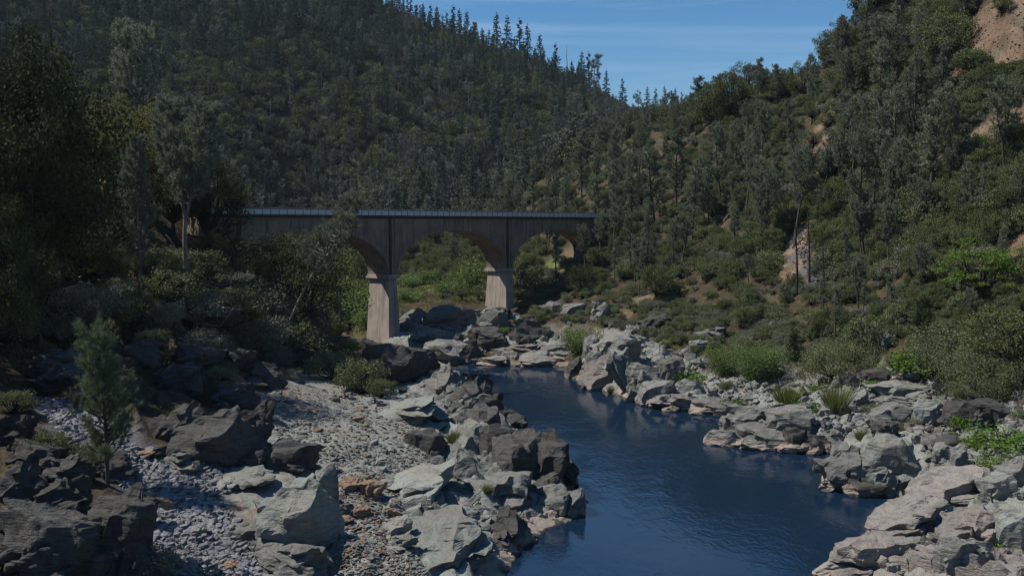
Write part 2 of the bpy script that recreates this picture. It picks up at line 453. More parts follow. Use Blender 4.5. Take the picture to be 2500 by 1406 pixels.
# rocky zone along the river: ledges that step down towards the water, broken blocks
hgt = ZZ.copy()
rocky = (1 - sstep(8, 14, hgt + 2.0 * fbm(P3 / 9, 3, 11))) * (1 - sstep(26, 44, RD)) * near
leftbank = (XX < -2 + 0.16 * (YY - 80)) & (YY < 212)
dirL = np.array([.80, .60]); dirR = np.array([-.72, .69])
s = np.where(leftbank, XX * dirL[0] + YY * dirL[1], XX * dirR[0] + YY * dirR[1])
s = s + 2.2 * fbm(P3 / 7, 3, 21)
def saw(v):
    f = v - np.floor(v)
    return np.where(f < .82, f / .82, (1 - f) / .18)
led = (saw(s / 4.6) - .5) * 1.0 + (saw(s / 1.7 + .3) - .5) * .4
bench = np.where(leftbank, 1 - sstep(9, 17, RD), 1.0)
ZZ += rocky * bench * led * sstep(0, 3, RD)
blk = np.abs(fbm(P3 / 3.2, 4, 31))
ZZ += rocky * (blk - .35) * np.where(leftbank, .5, .7) * bench
ZZ += near * (1 - rocky * .3) * fbm(P3 / 2.6, 4, 41) * .28
# gullied slope on the left: steep dark ribs running down to the bench
lslope = near * (XX < -18) * sstep(7, 12, hgt) * (1 - sstep(24, 34, hgt)) * (YY < 190)
ribs = 1 - np.abs(fbm(np.stack([XX * .12 + YY * .10, YY * .03 - XX * .02, np.zeros_like(XX)], -1) + .3 * fbm(P3 / 12, 2, 51)[..., None], 3, 53))
ZZ += lslope * (ribs - .7) * 5.0
# shoreline
ZZ = np.where(RD > 0, np.maximum(ZZ, np.minimum(.25 + .22 * RD, 2.2) * (1 + .5 * fbm(P3 / 2.2, 3, 61))), ZZ)
ZZ = np.where(RD > 0, ZZ * sstep(-.5, 2.2, RD) + .1 * (1 - sstep(-.5, 2.2, RD)), np.minimum(-.35 + .35 * RD, -.3).clip(-4, None))
# ground cover masks (what the ground is made of)
def g(px, py):      # pixel -> rough place on the bare land, for naming patches of ground
    Ys = np.geomspace(50, 1600, 700)
    q = at(px, py, Ys); zz = base_height(q[0], q[1])
    i = int(np.argmax(q[2] < zz)) if (q[2] < zz).any() else len(Ys) - 1
    return q[0][i], q[1][i]
def patch(L): return [(*g(px, py), r) for px, py, r in L]
soil_p = patch([(2410, 70, 7), (2470, 30, 9), (2460, 120, 6), (2340, 130, 3), (2430, 330, 4), (2480, 310, 5), (2380, 345, 2.5), (1995, 330, 4), (2000, 370, 5), (2010, 410, 5), (1990, 440, 5), (1960, 570, 5), (1950, 610, 5), (1940, 650, 5),
                (2460, 640, 4), (2480, 610, 4), (1405, 625, 5), (2330, 540, 3), (1750, 555, 3), (1560, 745, 4), (1520, 770, 3), (1140, 705, 5), (2420, 850, 3), (280, 455, 7), (2110, 640, 3), (1790, 590, 3), (2260, 450, 3)])
scree_p = patch([(120, 990, 4.5), (230, 1060, 5), (330, 1130, 4.5), (420, 1180, 5), (520, 1150, 3), (460, 1260, 4.5), (520, 1330, 4), (560, 1390, 4), (430, 1390, 3), (170, 880, 3)])
grey_p = patch([(1935, 590, 3), (1950, 625, 3), (1975, 655, 3), (1985, 685, 2.5)])
grass_p = patch([(850, 770, 14), (880, 740, 14), (900, 800, 10), (1000, 720, 14), (1060, 690, 16), (1300, 700, 14), (1200, 700, 12)])
rust_p = patch([(640, 960, 7), (680, 1000, 6), (620, 1010, 5), (560, 1290, 3), (600, 1250, 3)])
soil = blob(XX, YY, soil_p) * (.65 + .35 * fbm(P3 / 3, 3, 71)).clip(0, 1)
scree = blob(XX, YY, scree_p)
grey = blob(XX, YY, grey_p)
grass = blob(XX, YY, grass_p)
rust = blob(XX, YY, rust_p)
gravel_old = near * (1 - sstep(8.5, 11, hgt + 1.5 * fbm(P3 / 6, 3, 81))) * np.where(leftbank, 1 - sstep(34, 50, RD), 1 - sstep(13, 24, RD + 5 * fbm(P3 / 5, 3, 83))) * (YY < 230)
bench_out = np.array([g(px, py) for px, py in [(640, 925), (760, 905), (900, 880), (1040, 870), (1300, 1000), (1500, 1180), (1500, 1500), (540, 1500), (600, 1300), (545, 1210), (640, 1120), (650, 1050)]])
bd = river_dist(XX, YY, bench_out) + 1.5 * fbm(P3 / 4, 3, 85)
gravel = np.where(leftbank, near * (1 - sstep(-1, 2.5, bd)), gravel_old)
# ribs of the eroded cut high on the right
cut = blob(XX, YY, patch([(2400, 60, 13), (2460, 20, 15), (2460, 120, 11)]))
ZZ += cut * (np.abs(vnoise(np.stack([XX * .9 + YY * .25, ZZ * .05, YY * .1], -1), 91)) - .3) * 3.2

nr, nc = XX.shape
idx = np.arange(nr * nc).reshape(nr, nc)
tq = np.stack([idx[:-1, :-1], idx[:-1, 1:], idx[1:, 1:], idx[1:, :-1]], -1).reshape(-1, 4)
mb = MB(); mb.add(np.stack([XX, YY, ZZ], -1).reshape(-1, 3), Q=tq)

m, nt, out = new_mat('ground')
def attr(nt, nm):
    a = N(nt, 'ShaderNodeAttribute'); a.attribute_name = nm; return a.outputs['Fac']
p = pos_n(nt)
n_big = noise_n(nt, p, .12, 2, .6); n_mid = noise_n(nt, p, .8, 4, .65); n_fine = noise_n(nt, p, 5, 4, .7)
ps = pos_n(nt, (.4, .4, 2.4), (R(25), R(35), R(20))); n_st = noise_n(nt, ps, 1.8, 4, .65)
floor_c = mix_n(nt, rng_n(nt, n_mid, .4, .62), (.040, .032, .020), (.085, .062, .036))
floor_c = mix_n(nt, rng_n(nt, n_big, .5, .65, 0, .6), floor_c, (.09, .08, .042))
floor_c = mix_n(nt, attr(nt, 'wooded'), floor_c, mix_n(nt, rng_n(nt, n_mid, .4, .6), (.022, .028, .014), (.045, .05, .026)))
rock_c = mix_n(nt, rng_n(nt, n_big, .4, .6), (.29, .275, .24), (.28, .30, .27))
rock_c = mix_n(nt, rng_n(nt, n_st, .5, .7, 0, .6), rock_c, (.06, .056, .05))
rock_c = mix_n(nt, rng_n(nt, n_mid, .5, .7, 0, .5), rock_c, (.13, .115, .095))
rock_c = mix_n(nt, rng_n(nt, n_fine, .55, .75, 0, .5), rock_c, (.40, .37, .31))
n_gr = noise_n(nt, p, 13, 2, .6)
rock_c = mix_n(nt, rng_n(nt, n_gr, .5, .36, 0, .7), rock_c, (.09, .082, .07))
soil_c = mix_n(nt, rng_n(nt, n_mid, .4, .65), (.30, .21, .145), (.24, .155, .10))
soil_c = mix_n(nt, rng_n(nt, n_fine, .5, .7, 0, .5), soil_c, (.36, .26, .17))
rill = noise_n(nt, pos_n(nt, (1, 1, .16), (0, R(22), R(30))), 1.1, 4, .7)
soil_c = mix_n(nt, rng_n(nt, rill, .48, .62, 0, .75), soil_c, (.13, .08, .052))
soil_c = mix_n(nt, rng_n(nt, n_big, .5, .62, 0, .6), soil_c, (.20, .17, .13))
scree_c = mix_n(nt, rng_n(nt, n_fine, .4, .6), (.09, .085, .085), (.19, .19, .20))
grass_c = mix_n(nt, rng_n(nt, n_mid, .4, .6), (.09, .13, .035), (.17, .16, .06))
rust_c = mix_n(nt, rng_n(nt, n_fine, .4, .6), (.25, .145, .085), (.20, .17, .14))
c = mix_n(nt, attr(nt, 'gravel'), floor_c, rock_c)
c = mix_n(nt, attr(nt, 'grass'), c, grass_c)
c = mix_n(nt, attr(nt, 'soil'), c, soil_c)
c = mix_n(nt, math_n(nt, 'MULTIPLY', attr(nt, 'rust'), rng_n(nt, n_mid, .4, .55)), c, rust_c)
c = mix_n(nt, attr(nt, 'grey'), c, (.12, .115, .11))
c = mix_n(nt, attr(nt, 'scree'), c, scree_c)
g_ = nt.nodes.new('ShaderNodeNewGeometry'); sx = nt.nodes.new('ShaderNodeSeparateXYZ'); nt.links.new(g_.outputs['Position'], sx.inputs[0])
zz = math_n(nt, 'ADD', sx.outputs['Z'], rng_n(nt, n_mid, .3, .7, -.35, .35))
c = mix_n(nt, rng_n(nt, zz, .7, 1.1, .6, 0), c, (.33, .265, .215))
c = mix_n(nt, rng_n(nt, zz, .1, .25, .9, 0), c, (.045, .042, .036))
h = math_n(nt, 'ADD', math_n(nt, 'MULTIPLY', n_mid, 1.2), math_n(nt, 'ADD', n_st, math_n(nt, 'MULTIPLY', n_fine, .7)))
h = math_n(nt, 'ADD', h, math_n(nt, 'MULTIPLY', n_gr, .25))
finish(nt, out, c, bump_n(nt, h, .25, .9), .92, .15)
M['ground'] = m
tm = mb.mesh('terrain', M['ground'], smooth=True)
for nm, arr in (('gravel', gravel), ('wooded', far), ('grass', grass * (1 - .8 * rocky)), ('soil', soil), ('rust', rust), ('grey', grey), ('scree', scree)):
    a = tm.attributes.new(nm, 'FLOAT', 'POINT'); a.data.foreach_set('value', arr.astype(np.float32).ravel())
terrain = tag(link('terrain', tm), 'river gorge with rocky banks, brushy slopes and wooded hill', None, None, 'structure')

LR = np.log(rows)
def ground(x, y):
    x = np.asarray(x, float); y = np.asarray(y, float)
    fc = np.interp(x / y, cols, np.arange(nc)); fr = np.interp(np.log(y), LR, np.arange(nr))
    i = np.clip(fr.astype(int), 0, nr - 2); j = np.clip(fc.astype(int), 0, nc - 2)
    a = fr - i; b = fc - j
    return ZZ[i, j] * (1 - a) * (1 - b) + ZZ[i + 1, j] * a * (1 - b) + ZZ[i, j + 1] * (1 - a) * b + ZZ[i + 1, j + 1] * a * b
def mask_at(arr, x, y):
    fc = np.interp(x / y, cols, np.arange(nc)); fr = np.interp(np.log(y), LR, np.arange(nr))
    return arr[np.clip(np.rint(fr).astype(int), 0, nr - 1), np.clip(np.rint(fc).astype(int), 0, nc - 1)]
HS = np.concatenate([np.geomspace(55, 320, 240), np.geomspace(322, 1640, 160)])
def hit(px, py):
    """first point of the land on the line of sight through a pixel"""
    q = at(px, py, HS)
    b = q[2] < np.maximum(ground(q[0], q[1]), 0)
    if not b.any(): return None
    i = max(int(np.argmax(b)), 1)
    y2 = np.linspace(HS[i - 1], HS[i], 16)
    q = at(px, py, y2)
    b = q[2] < np.maximum(ground(q[0], q[1]), 0)
    i = int(np.argmax(b)) if b.any() else 15
    return np.array([q[0][i], q[1][i], max(float(ground(q[0][i], q[1][i])), 0)])

# ------------------------------------------------------------------ water
m, nt, out = new_mat('water')
pw = pos_n(nt, (1, .55, 1))
w1 = noise_n(nt, pw, .9, 3, .6, .6)
w2 = noise_n(nt, pw, 3.2, 2, .6, .3)
w3 = noise_n(nt, pos_n(nt, (1, 1, 1)), .045, 3, .5)
calm = rng_n(nt, w3, .38, .60, .2, 1.15)
h = math_n(nt, 'MULTIPLY', math_n(nt, 'ADD', w1, math_n(nt, 'MULTIPLY', w2, .35)), calm)
p = finish(nt, out, (.005, .017, .037), bump_n(nt, h, .056, 1.0), .025, .5)
p.inputs['IOR'].default_value = 1.333
M['water'] = m
mb = MB()
mb.add([(-700, 20, 0), (700, 20, 0), (700, 620, 0), (-700, 620, 0)], Q=[(0, 1, 2, 3)])
tag(link('river_water', mb.mesh('river_water', M['water'])), 'dark blue rippled river winding between rocky banks', None, None, 'structure')

# ------------------------------------------------------------------ concrete bridge
u_az = math.atan2(.7848, .6198)
PIER1 = np.array([-29.7, 229.0])
def concrete(name, base, alt, stain, drip=.6):
    m, nt, out = new_mat(name)
    tc = nt.nodes.new('ShaderNodeTexCoord')
    mp = N(nt, 'ShaderNodeMapping'); mp.inputs['Scale'].default_value = (1, 1, .09); nt.links.new(tc.outputs['Object'], mp.inputs['Vector'])
    dr = noise_n(nt, mp.outputs[0], 1.1, 5, .65)
    bl = noise_n(nt, tc.outputs['Object'], .25, 4, .6)
    fi = noise_n(nt, tc.outputs['Object'], 3.5, 5, .7)
    mb2 = N(nt, 'ShaderNodeMapping'); mb2.inputs['Scale'].default_value = (.02, .02, 1); nt.links.new(tc.outputs['Object'], mb2.inputs['Vector'])
    wv = N(nt, 'ShaderNodeTexWave', Scale=1.3, Distortion=.4); wv.bands_direction = 'Z'; nt.links.new(mb2.outputs[0], wv.inputs['Vector'])
    c = mix_n(nt, rng_n(nt, bl, .38, .62), base, alt)
    c = mix_n(nt, rng_n(nt, dr, .50, .72, 0, drip), c, stain)
    c = mix_n(nt, rng_n(nt, fi, .55, .8, 0, .3), c, stain)
    c = mix_n(nt, rng_n(nt, wv.outputs['Fac'], .9, 1, 0, .3), c, stain)
    h = math_n(nt, 'ADD', math_n(nt, 'MULTIPLY', wv.outputs['Fac'], .4), fi)
    finish(nt, out, c, bump_n(nt, h, .05, .8), .9, .2)
    return m
M['concrete'] = concrete('concrete', (.30, .24, .175), (.21, .17, .13), (.05, .042, .036), .9)
M['concrete_pier'] = concrete('concrete_pier', (.42, .355, .29), (.33, .285, .24), (.12, .10, .085), .85)
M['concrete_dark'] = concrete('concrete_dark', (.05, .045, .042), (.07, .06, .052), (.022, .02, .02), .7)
m, nt, out = new_mat('rail_metal'); finish(nt, out, (.10, .10, .105), None, .6, .4); M['rail_metal'] = m
m, nt, out = new_mat('rail_panel'); pn = noise_n(nt, pos_n(nt), .8, 3, .6); finish(nt, out, mix_n(nt, pn, (.55, .56, .56), (.62, .62, .61)), None, .7, .3); M['rail_panel'] = m

BR = bpy.data.objects.new('concrete_arch_bridge', None); COL.objects.link(BR)
BR.location = (PIER1[0], PIER1[1], 0); BR.rotation_euler = (0, 0, u_az)
tag(BR, 'old concrete railway bridge with three arches and railings spanning the river', 'bridge')
BW, PL, SPAN = 6.6, 3.0, 42.7
HW = BW / 2
Z_SPR, Z_CR, Z_TOP = 17.5, 27.4, 30.5
def part(name, mb, mat, parent=BR, smooth=False): return link(name, mb.mesh(name, M[mat], smooth), parent)
S0, S1 = -51.0, 101.0
# spans: outline of one span wall is strip of quads between intrados and wall top
for k in (-1, 0, 1):
    a, b = k * SPAN + PL / 2, (k + 1) * SPAN - PL / 2
    th = np.linspace(math.pi, 0, 49)
    sx = (a + b) / 2 + (b - a) / 2 * np.cos(th); sz = Z_SPR + (Z_CR - Z_SPR) * np.sin(th) ** .96
    for side, y0, y1 in ((-1, -HW, -HW + .6), (1, HW - .6, HW)):
        V, Q = [], []
        for x, z in zip(sx, sz):
            V += [(x, y0, z), (x, y0, Z_TOP), (x, y1, z), (x, y1, Z_TOP)]
        for i in range(len(sx) - 1):
            j = 4 * i
            Q += [(j, j + 4, j + 5, j + 1), (j + 2, j + 3, j + 7, j + 6)]
        mb = MB(); mb.add(V, Q=Q)
        part('spandrel_wall', mb, 'concrete')
    # arch barrel with a ring standing proud of the wall
    V, Q = [], []
    for i, t in enumerate(th):
        x, z = sx[i], sz[i]
        nx, nz = math.cos(t) * .55, math.sin(t)
        l = math.hypot(nx, nz); nx, nz = nx / l, nz / l
        thk = 1.05
        e = .08
        xo, zo = x + nx * thk, z + nz * thk
        V += [(x, -HW - e, z - .01), (xo, -HW - e, zo), (xo, HW + e, zo), (x, HW + e, z - .01)]
    for i in range(len(th) - 1):
        j = 4 * i
        for q in range(4):
            Q.append((j + q, j + 4 + q, j + 4 + (q + 1) % 4, j + (q + 1) % 4))
    mb = MB(); mb.add(V, Q=Q); part('arch_ring', mb, 'concrete')
# piers with batter, cap and the pilasters above
for k, zb in ((0, -1.5), (1, 2.5)):
    x = k * SPAN
    mb = MB()
    t, bt = .0, .55
    top = [(x - PL / 2 + .25, -HW + .25), (x + PL / 2 - .25, -HW + .25), (x + PL / 2 - .25, HW - .25), (x - PL / 2 + .25, HW - .25)]
    bot = [(x - PL / 2 - bt, -HW - bt), (x + PL / 2 + bt, -HW - bt), (x + PL / 2 + bt, HW + bt), (x - PL / 2 - bt, HW + bt)]
    mb.add([(*q, zb) for q in bot] + [(*q, 16.6) for q in top], Q=[(0, 1, 5, 4), (1, 2, 6, 5), (2, 3, 7, 6), (3, 0, 4, 7)])
    pr = part('pier', mb, 'concrete_pier')
    mb = MB(); mb.box(x - PL / 2 - .35, x + PL / 2 + .35, -HW - .45, HW + .45, 16.6, 17.12); mb.box(x - PL / 2 - .15, x + PL / 2 + .15, -HW - .25, HW + .25, 17.12, 17.5)
    part('pier_cap', mb, 'concrete_pier', pr)
    mb = MB(); mb.box(x - PL / 2, x + PL / 2, -HW + .004, HW - .004, 17.5, Z_TOP); part('pier_shaft', mb, 'concrete')
    for y0, y1 in ((-HW - .28, -HW + .1), (HW - .1, HW + .28)):
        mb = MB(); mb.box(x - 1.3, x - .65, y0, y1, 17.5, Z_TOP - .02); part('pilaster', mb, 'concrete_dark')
        mb = MB(); mb.box(x + .5, x + 1.2, y0 + (.08 if y0 < 0 else 0), y1 - (.08 if y0 > 0 else 0), 17.5, Z_TOP - .02); part('pilaster', mb, 'concrete')
# abutments
for x0, x1, zb, nm in ((S0, -SPAN + PL / 2, 8, 'abutment'), (2 * SPAN - PL / 2, S1, 6, 'abutment')):
    mb = MB(); mb.box(x0, x1, -HW, HW, zb, Z_TOP); part(nm, mb, 'concrete')
    xp = x1 - 1.2 if x0 < 0 else x0 + .4
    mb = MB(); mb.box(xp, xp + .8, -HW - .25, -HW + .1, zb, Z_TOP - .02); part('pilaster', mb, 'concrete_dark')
# deck: slab with stained overhanging edge
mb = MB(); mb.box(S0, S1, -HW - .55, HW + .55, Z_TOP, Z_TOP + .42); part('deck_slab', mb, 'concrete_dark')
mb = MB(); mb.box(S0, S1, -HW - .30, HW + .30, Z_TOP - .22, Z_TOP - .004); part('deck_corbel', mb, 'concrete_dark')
ZD = Z_TOP + .42
bay = 2.05
nb = int((S1 - S0) / bay)
mbp = MB(); mbp.box(-.06, .06, -.06, .06, 0, 1.42); post_m = mbp.mesh('post', M['rail_metal'])
mbp = MB(); mbp.box(.08, bay - .08, -.02, .02, .06, 1.02); pan_m = mbp.mesh('railing_panel', M['rail_panel'])
for ys in (-HW - .45, HW + .45):
    for i in range(nb + 1):
        link('railing_post', post_m, BR, (S0 + i * bay, ys, ZD))
        if i < nb: link('railing_panel', pan_m, BR, (S0 + i * bay, ys, ZD))
    for zr, th_ in ((1.36, .05), (1.10, .035)):
        mb = MB(); mb.tube([(S0, ys + .09, ZD + zr), (S1, ys + .09, ZD + zr)], th_, 6); part('rail', mb, 'rail_metal')

# ------------------------------------------------------------------ rocks
def ico(sub):
    bm = bmesh.new(); bmesh.ops.create_icosphere(bm, subdivisions=sub, radius=1)
    V = np.array([v.co[:] for v in bm.verts]); T = np.array([[v.index for v in f.verts] for f in bm.faces]); bm.free()
    return V, T
ICO = {k: ico(k) for k in (1, 2, 3, 4, 5)}
def rock_shape(seed, sub=4, cuts=14, lo=.42, hi=.9, rough=.10, frac=.5, kf=(1.6, 3.2), blocky=False):
    """boulder: planes cut from a ball, then split along joint sets into stepped faces, then weathered"""
    rg = np.random.default_rng(seed)
    V, T = ICO[sub]; V = V.copy() * 1.25
    for k in range(cuts):
        n = rg.normal(size=3)
        if blocky and k < 9:
            n = np.eye(3)[k % 3] * (1 if rg.random() < .5 else -1) + rg.normal(size=3) * .2
        n /= np.linalg.norm(n); d = rg.uniform(lo, hi)
        V -= n * np.maximum(V @ n - d, 0)[:, None] * .97
    V += V * (fbm(V * 1.3 + seed * 3.1, 3, seed % 97)[:, None] * rough)
    if frac > 0:
        for j in range(3):
            n = np.eye(3)[j] + rg.normal(size=3) * .35; n /= np.linalg.norm(n)
            k = rg.uniform(*kf) * (1.5 if j == 2 else 1)
            q = V @ n * k + .55 * fbm(V * 1.1 + seed + j * 9, 2, j + 3)
            fl = np.floor(q); f = q - fl
            V += n * ((fl + sstep(.62, 1.0, f) - q) / k * frac)[:, None]
    V += V * (fbm(V * 4.5 + seed, 2, 7)[:, None] * rough * .2)
    V -= (V.max(0) + V.min(0)) / 2
    V /= (V.max(0) - V.min(0)) / 2           # fits the unit box
    return V, T
ROCK = {}
def rock_proto(style, i):
    key = (style, i)
    if key not in ROCK:
        sd = 100 + i * 7 + {'round': 0, 'block': 1000, 'shard': 2000, 'slab': 3000, 'craggy': 4000}[style]
        if style == 'round': sh = rock_shape(sd, 4, 16, .62, .98, .10, .25, (1.0, 1.8))
        elif style == 'block': sh = rock_shape(sd, 5, 16, .48, .82, .09, .45, (1.2, 2.4), blocky=True)
        elif style == 'shard': sh = rock_shape(sd, 4, 11, .30, .75, .10, .35)
        elif style == 'slab': sh = rock_shape(sd, 5, 14, .5, .85, .12, .5, (1.2, 2.6))
        else: sh = rock_shape(sd, 5, 20, .45, .9, .20, .55, (1.1, 2.6))
        mb = MB(); mb.add(sh[0], T=sh[1]); ROCK[key] = mb.mesh(f'{style}_rock', M['rock_grey'], smooth=False)
    return ROCK[key]
def dress(o, mat):
    o.material_slots[0].link = 'OBJECT'; o.material_slots[0].material = M[mat]; return o
NROCK = [0]
def put_rock(px, py, w, h, style, mat, label, name='boulder', cat='boulder', group=None, dr=.8, yaw=None, roll=0.0, pitch=0.0, sink=.22, seed=None):
    """px,py: foot of the rock in the photo; w,h: its size there in pixels, turned into metres at that distance"""
    q = hit(px, py)
    if q is None: return None
    NROCK[0] += 1
    i = (seed if seed is not None else NROCK[0]) 
    k = q[1] / F
    W, Hh, D = w * k, h * k, w * k * dr
    Hh = max(Hh, .2 * W)
    y = q[1] + D * .42
    zc = min(q[2], float(ground(q[0], y)) + .25 * Hh) + Hh * (.5 - sink)
    rr = random.Random(i * 13 + int(px))
    o = link(name, rock_proto(style, i % 6), None, (q[0], y, zc), (pitch, roll, yaw if yaw is not None else rr.uniform(-.5, .5)), (W * .52, D * .52, Hh * .5 * (1 + sink)))
    dress(o, mat)
    if w > 88 and group is None:          # big rocks are broken: ledges and shoulders that belong to the same mass
        for c in range(3 if w > 125 else 2):
            a = rr.uniform(0, 6.28)
            dress(link('ledge', rock_proto(rr.choice(['craggy', 'block', 'slab']), rr.randrange(6)), o, (math.cos(a) * .62, math.sin(a) * .5 - .2, rr.uniform(-.65, -.15)), (rr.uniform(-.3, .3), rr.uniform(-.3, .3), rr.uniform(0, 6)), (rr.uniform(.4, .7), rr.uniform(.4, .7), rr.uniform(.35, .7))), mat)
    return tag(o, label, cat, group, 'thing')

def bedrock(name, out_px, lift, joints, mat, label, seed, step=.2, wall=None):
    """continuous outcrop: raised ground split along joint planes into stepped, tilted ledges"""
    P = np.array([hit(x, y)[:2] for x, y in out_px])
    x0, y0 = P.min(0) - 2; x1, y1 = P.max(0) + 2
    gx, gy = np.meshgrid(np.arange(x0, x1, step), np.arange(y0, y1, step * 1.5))
    d = river_dist(gx, gy, P)                                  # negative inside the outline
    q3 = np.stack([gx, gy, gx * 0], -1)
    d = d + 1.1 * fbm(q3 / 3.0, 3, seed)
    m_ = 1 - sstep(-2.2, .6, d)
    z = ground(gx, gy) + lift * m_ - 1.5 * (1 - m_) + .9 * m_ * fbm(q3 / 6.0, 3, seed + 3)
    if wall is not None: z = z + m_ * wall(gx, gy)
    V = np.stack([gx, gy, z], -1).reshape(-1, 3)
    for j, (n, sp, fr) in enumerate(joints):
        n = np.array(n, float); n /= np.linalg.norm(n); k = 1 / sp
        q = V @ n * k + .8 * fbm(V / (sp * 2.6), 3, seed + 11 * j)
        fl = np.floor(q); f = q - fl
        V = V + n * ((fl + sstep(.55, 1.0, f) - q) / k * fr)[:, None]
    V[:, 2] += .10 * fbm(V / .8, 3, seed + 5)
    keep = (d < 1.4)
    r, c = gx.shape; idx = np.arange(r * c).reshape(r, c)
    Q = np.stack([idx[:-1, :-1], idx[:-1, 1:], idx[1:, 1:], idx[1:, :-1]], -1)
    kq = keep[:-1, :-1] & keep[1:, 1:] & keep[:-1, 1:] & keep[1:, :-1]
    mb = MB(); mb.add(V, Q=Q[kq])
    return tag(link(name, mb.mesh(name, M[mat])), label, 'rock', None, 'thing')
def river_wall(x, y):
    r_ = river_dist(x, y); w_ = sstep(104, 114, y) * (1 - sstep(186, 200, y))
    return (2.4 * w_ + .5) * sstep(.4, 2.4, r_) * (1 - sstep(5, 11, r_))
bedrock('bedrock_ledge', [(1030, 915), (1120, 950), (1290, 1075), (1392, 1170), (1432, 1240), (1340, 1296), (1262, 1365), (1232, 1420), (960, 1420), (985, 1300), (960, 1200), (1000, 1130), (1050, 1080), (960, 1000)], .55,
        [((-.42, .12, .9), 1.15, .75), ((.92, .3, .22), 2.4, .7), ((.25, -.93, .2), 3.1, .6), ((-.3, -.1, .95), .45, .5)], 'bedrock', 'continuous fractured bedrock ledge lining the left bank of the river', 301, .2, river_wall)
bedrock('bedrock_ledge', [(1955, 1430), (2060, 1338), (2165, 1262), (2235, 1208), (2320, 1165), (2430, 1165), (2520, 1200), (2530, 1420)], .7,
        [((-.36, -.12, .92), 1.5, .9), ((-.75, -.6, .2), 4.0, .7), ((.55, -.82, .15), 2.6, .85), ((-.34, -.1, .93), .5, .6)], 'rock_pink', 'broad sloping bedrock slab filling the bottom right corner', 302, .14)
bedrock('bedrock_ledge', [(1405, 930), (1425, 840), (1560, 810), (1700, 890), (1770, 990), (1640, 1003), (1520, 972)], .9,
        [((-.5, -.3, .8), 1.6, .75), ((.85, -.45, .2), 2.6, .7), ((.3, -.92, .2), 3.0, .6)], 'bedrock', 'steep bedrock slope behind the leaning slabs of the upper pool', 303, .24)
bedrock('bedrock_ledge', [(1790, 1050), (1740, 1078), (1880, 1094), (1990, 1100), (2050, 1070), (2010, 1000), (1860, 1000)], .7,
        [((-.35, -.15, .92), 1.1, .75), ((-.8, -.5, .2), 3.0, .6), ((.5, -.85, .2), 2.2, .7)], 'bedrock', 'layered bedrock base of the small promontory', 304, .2)
bedrock('bedrock_ledge', [(985, 800), (1060, 760), (1230, 765), (1260, 840), (1390, 860), (1378, 893), (1180, 888), (1040, 872)], .8,
        [((-.3, -.2, .93), 1.3, .75), ((.8, -.55, .2), 3.0, .6), ((-.3, -.92, .2), 2.6, .7)], 'bedrock', 'grey bedrock shelf on the far shore beneath the bridge', 305, .28)
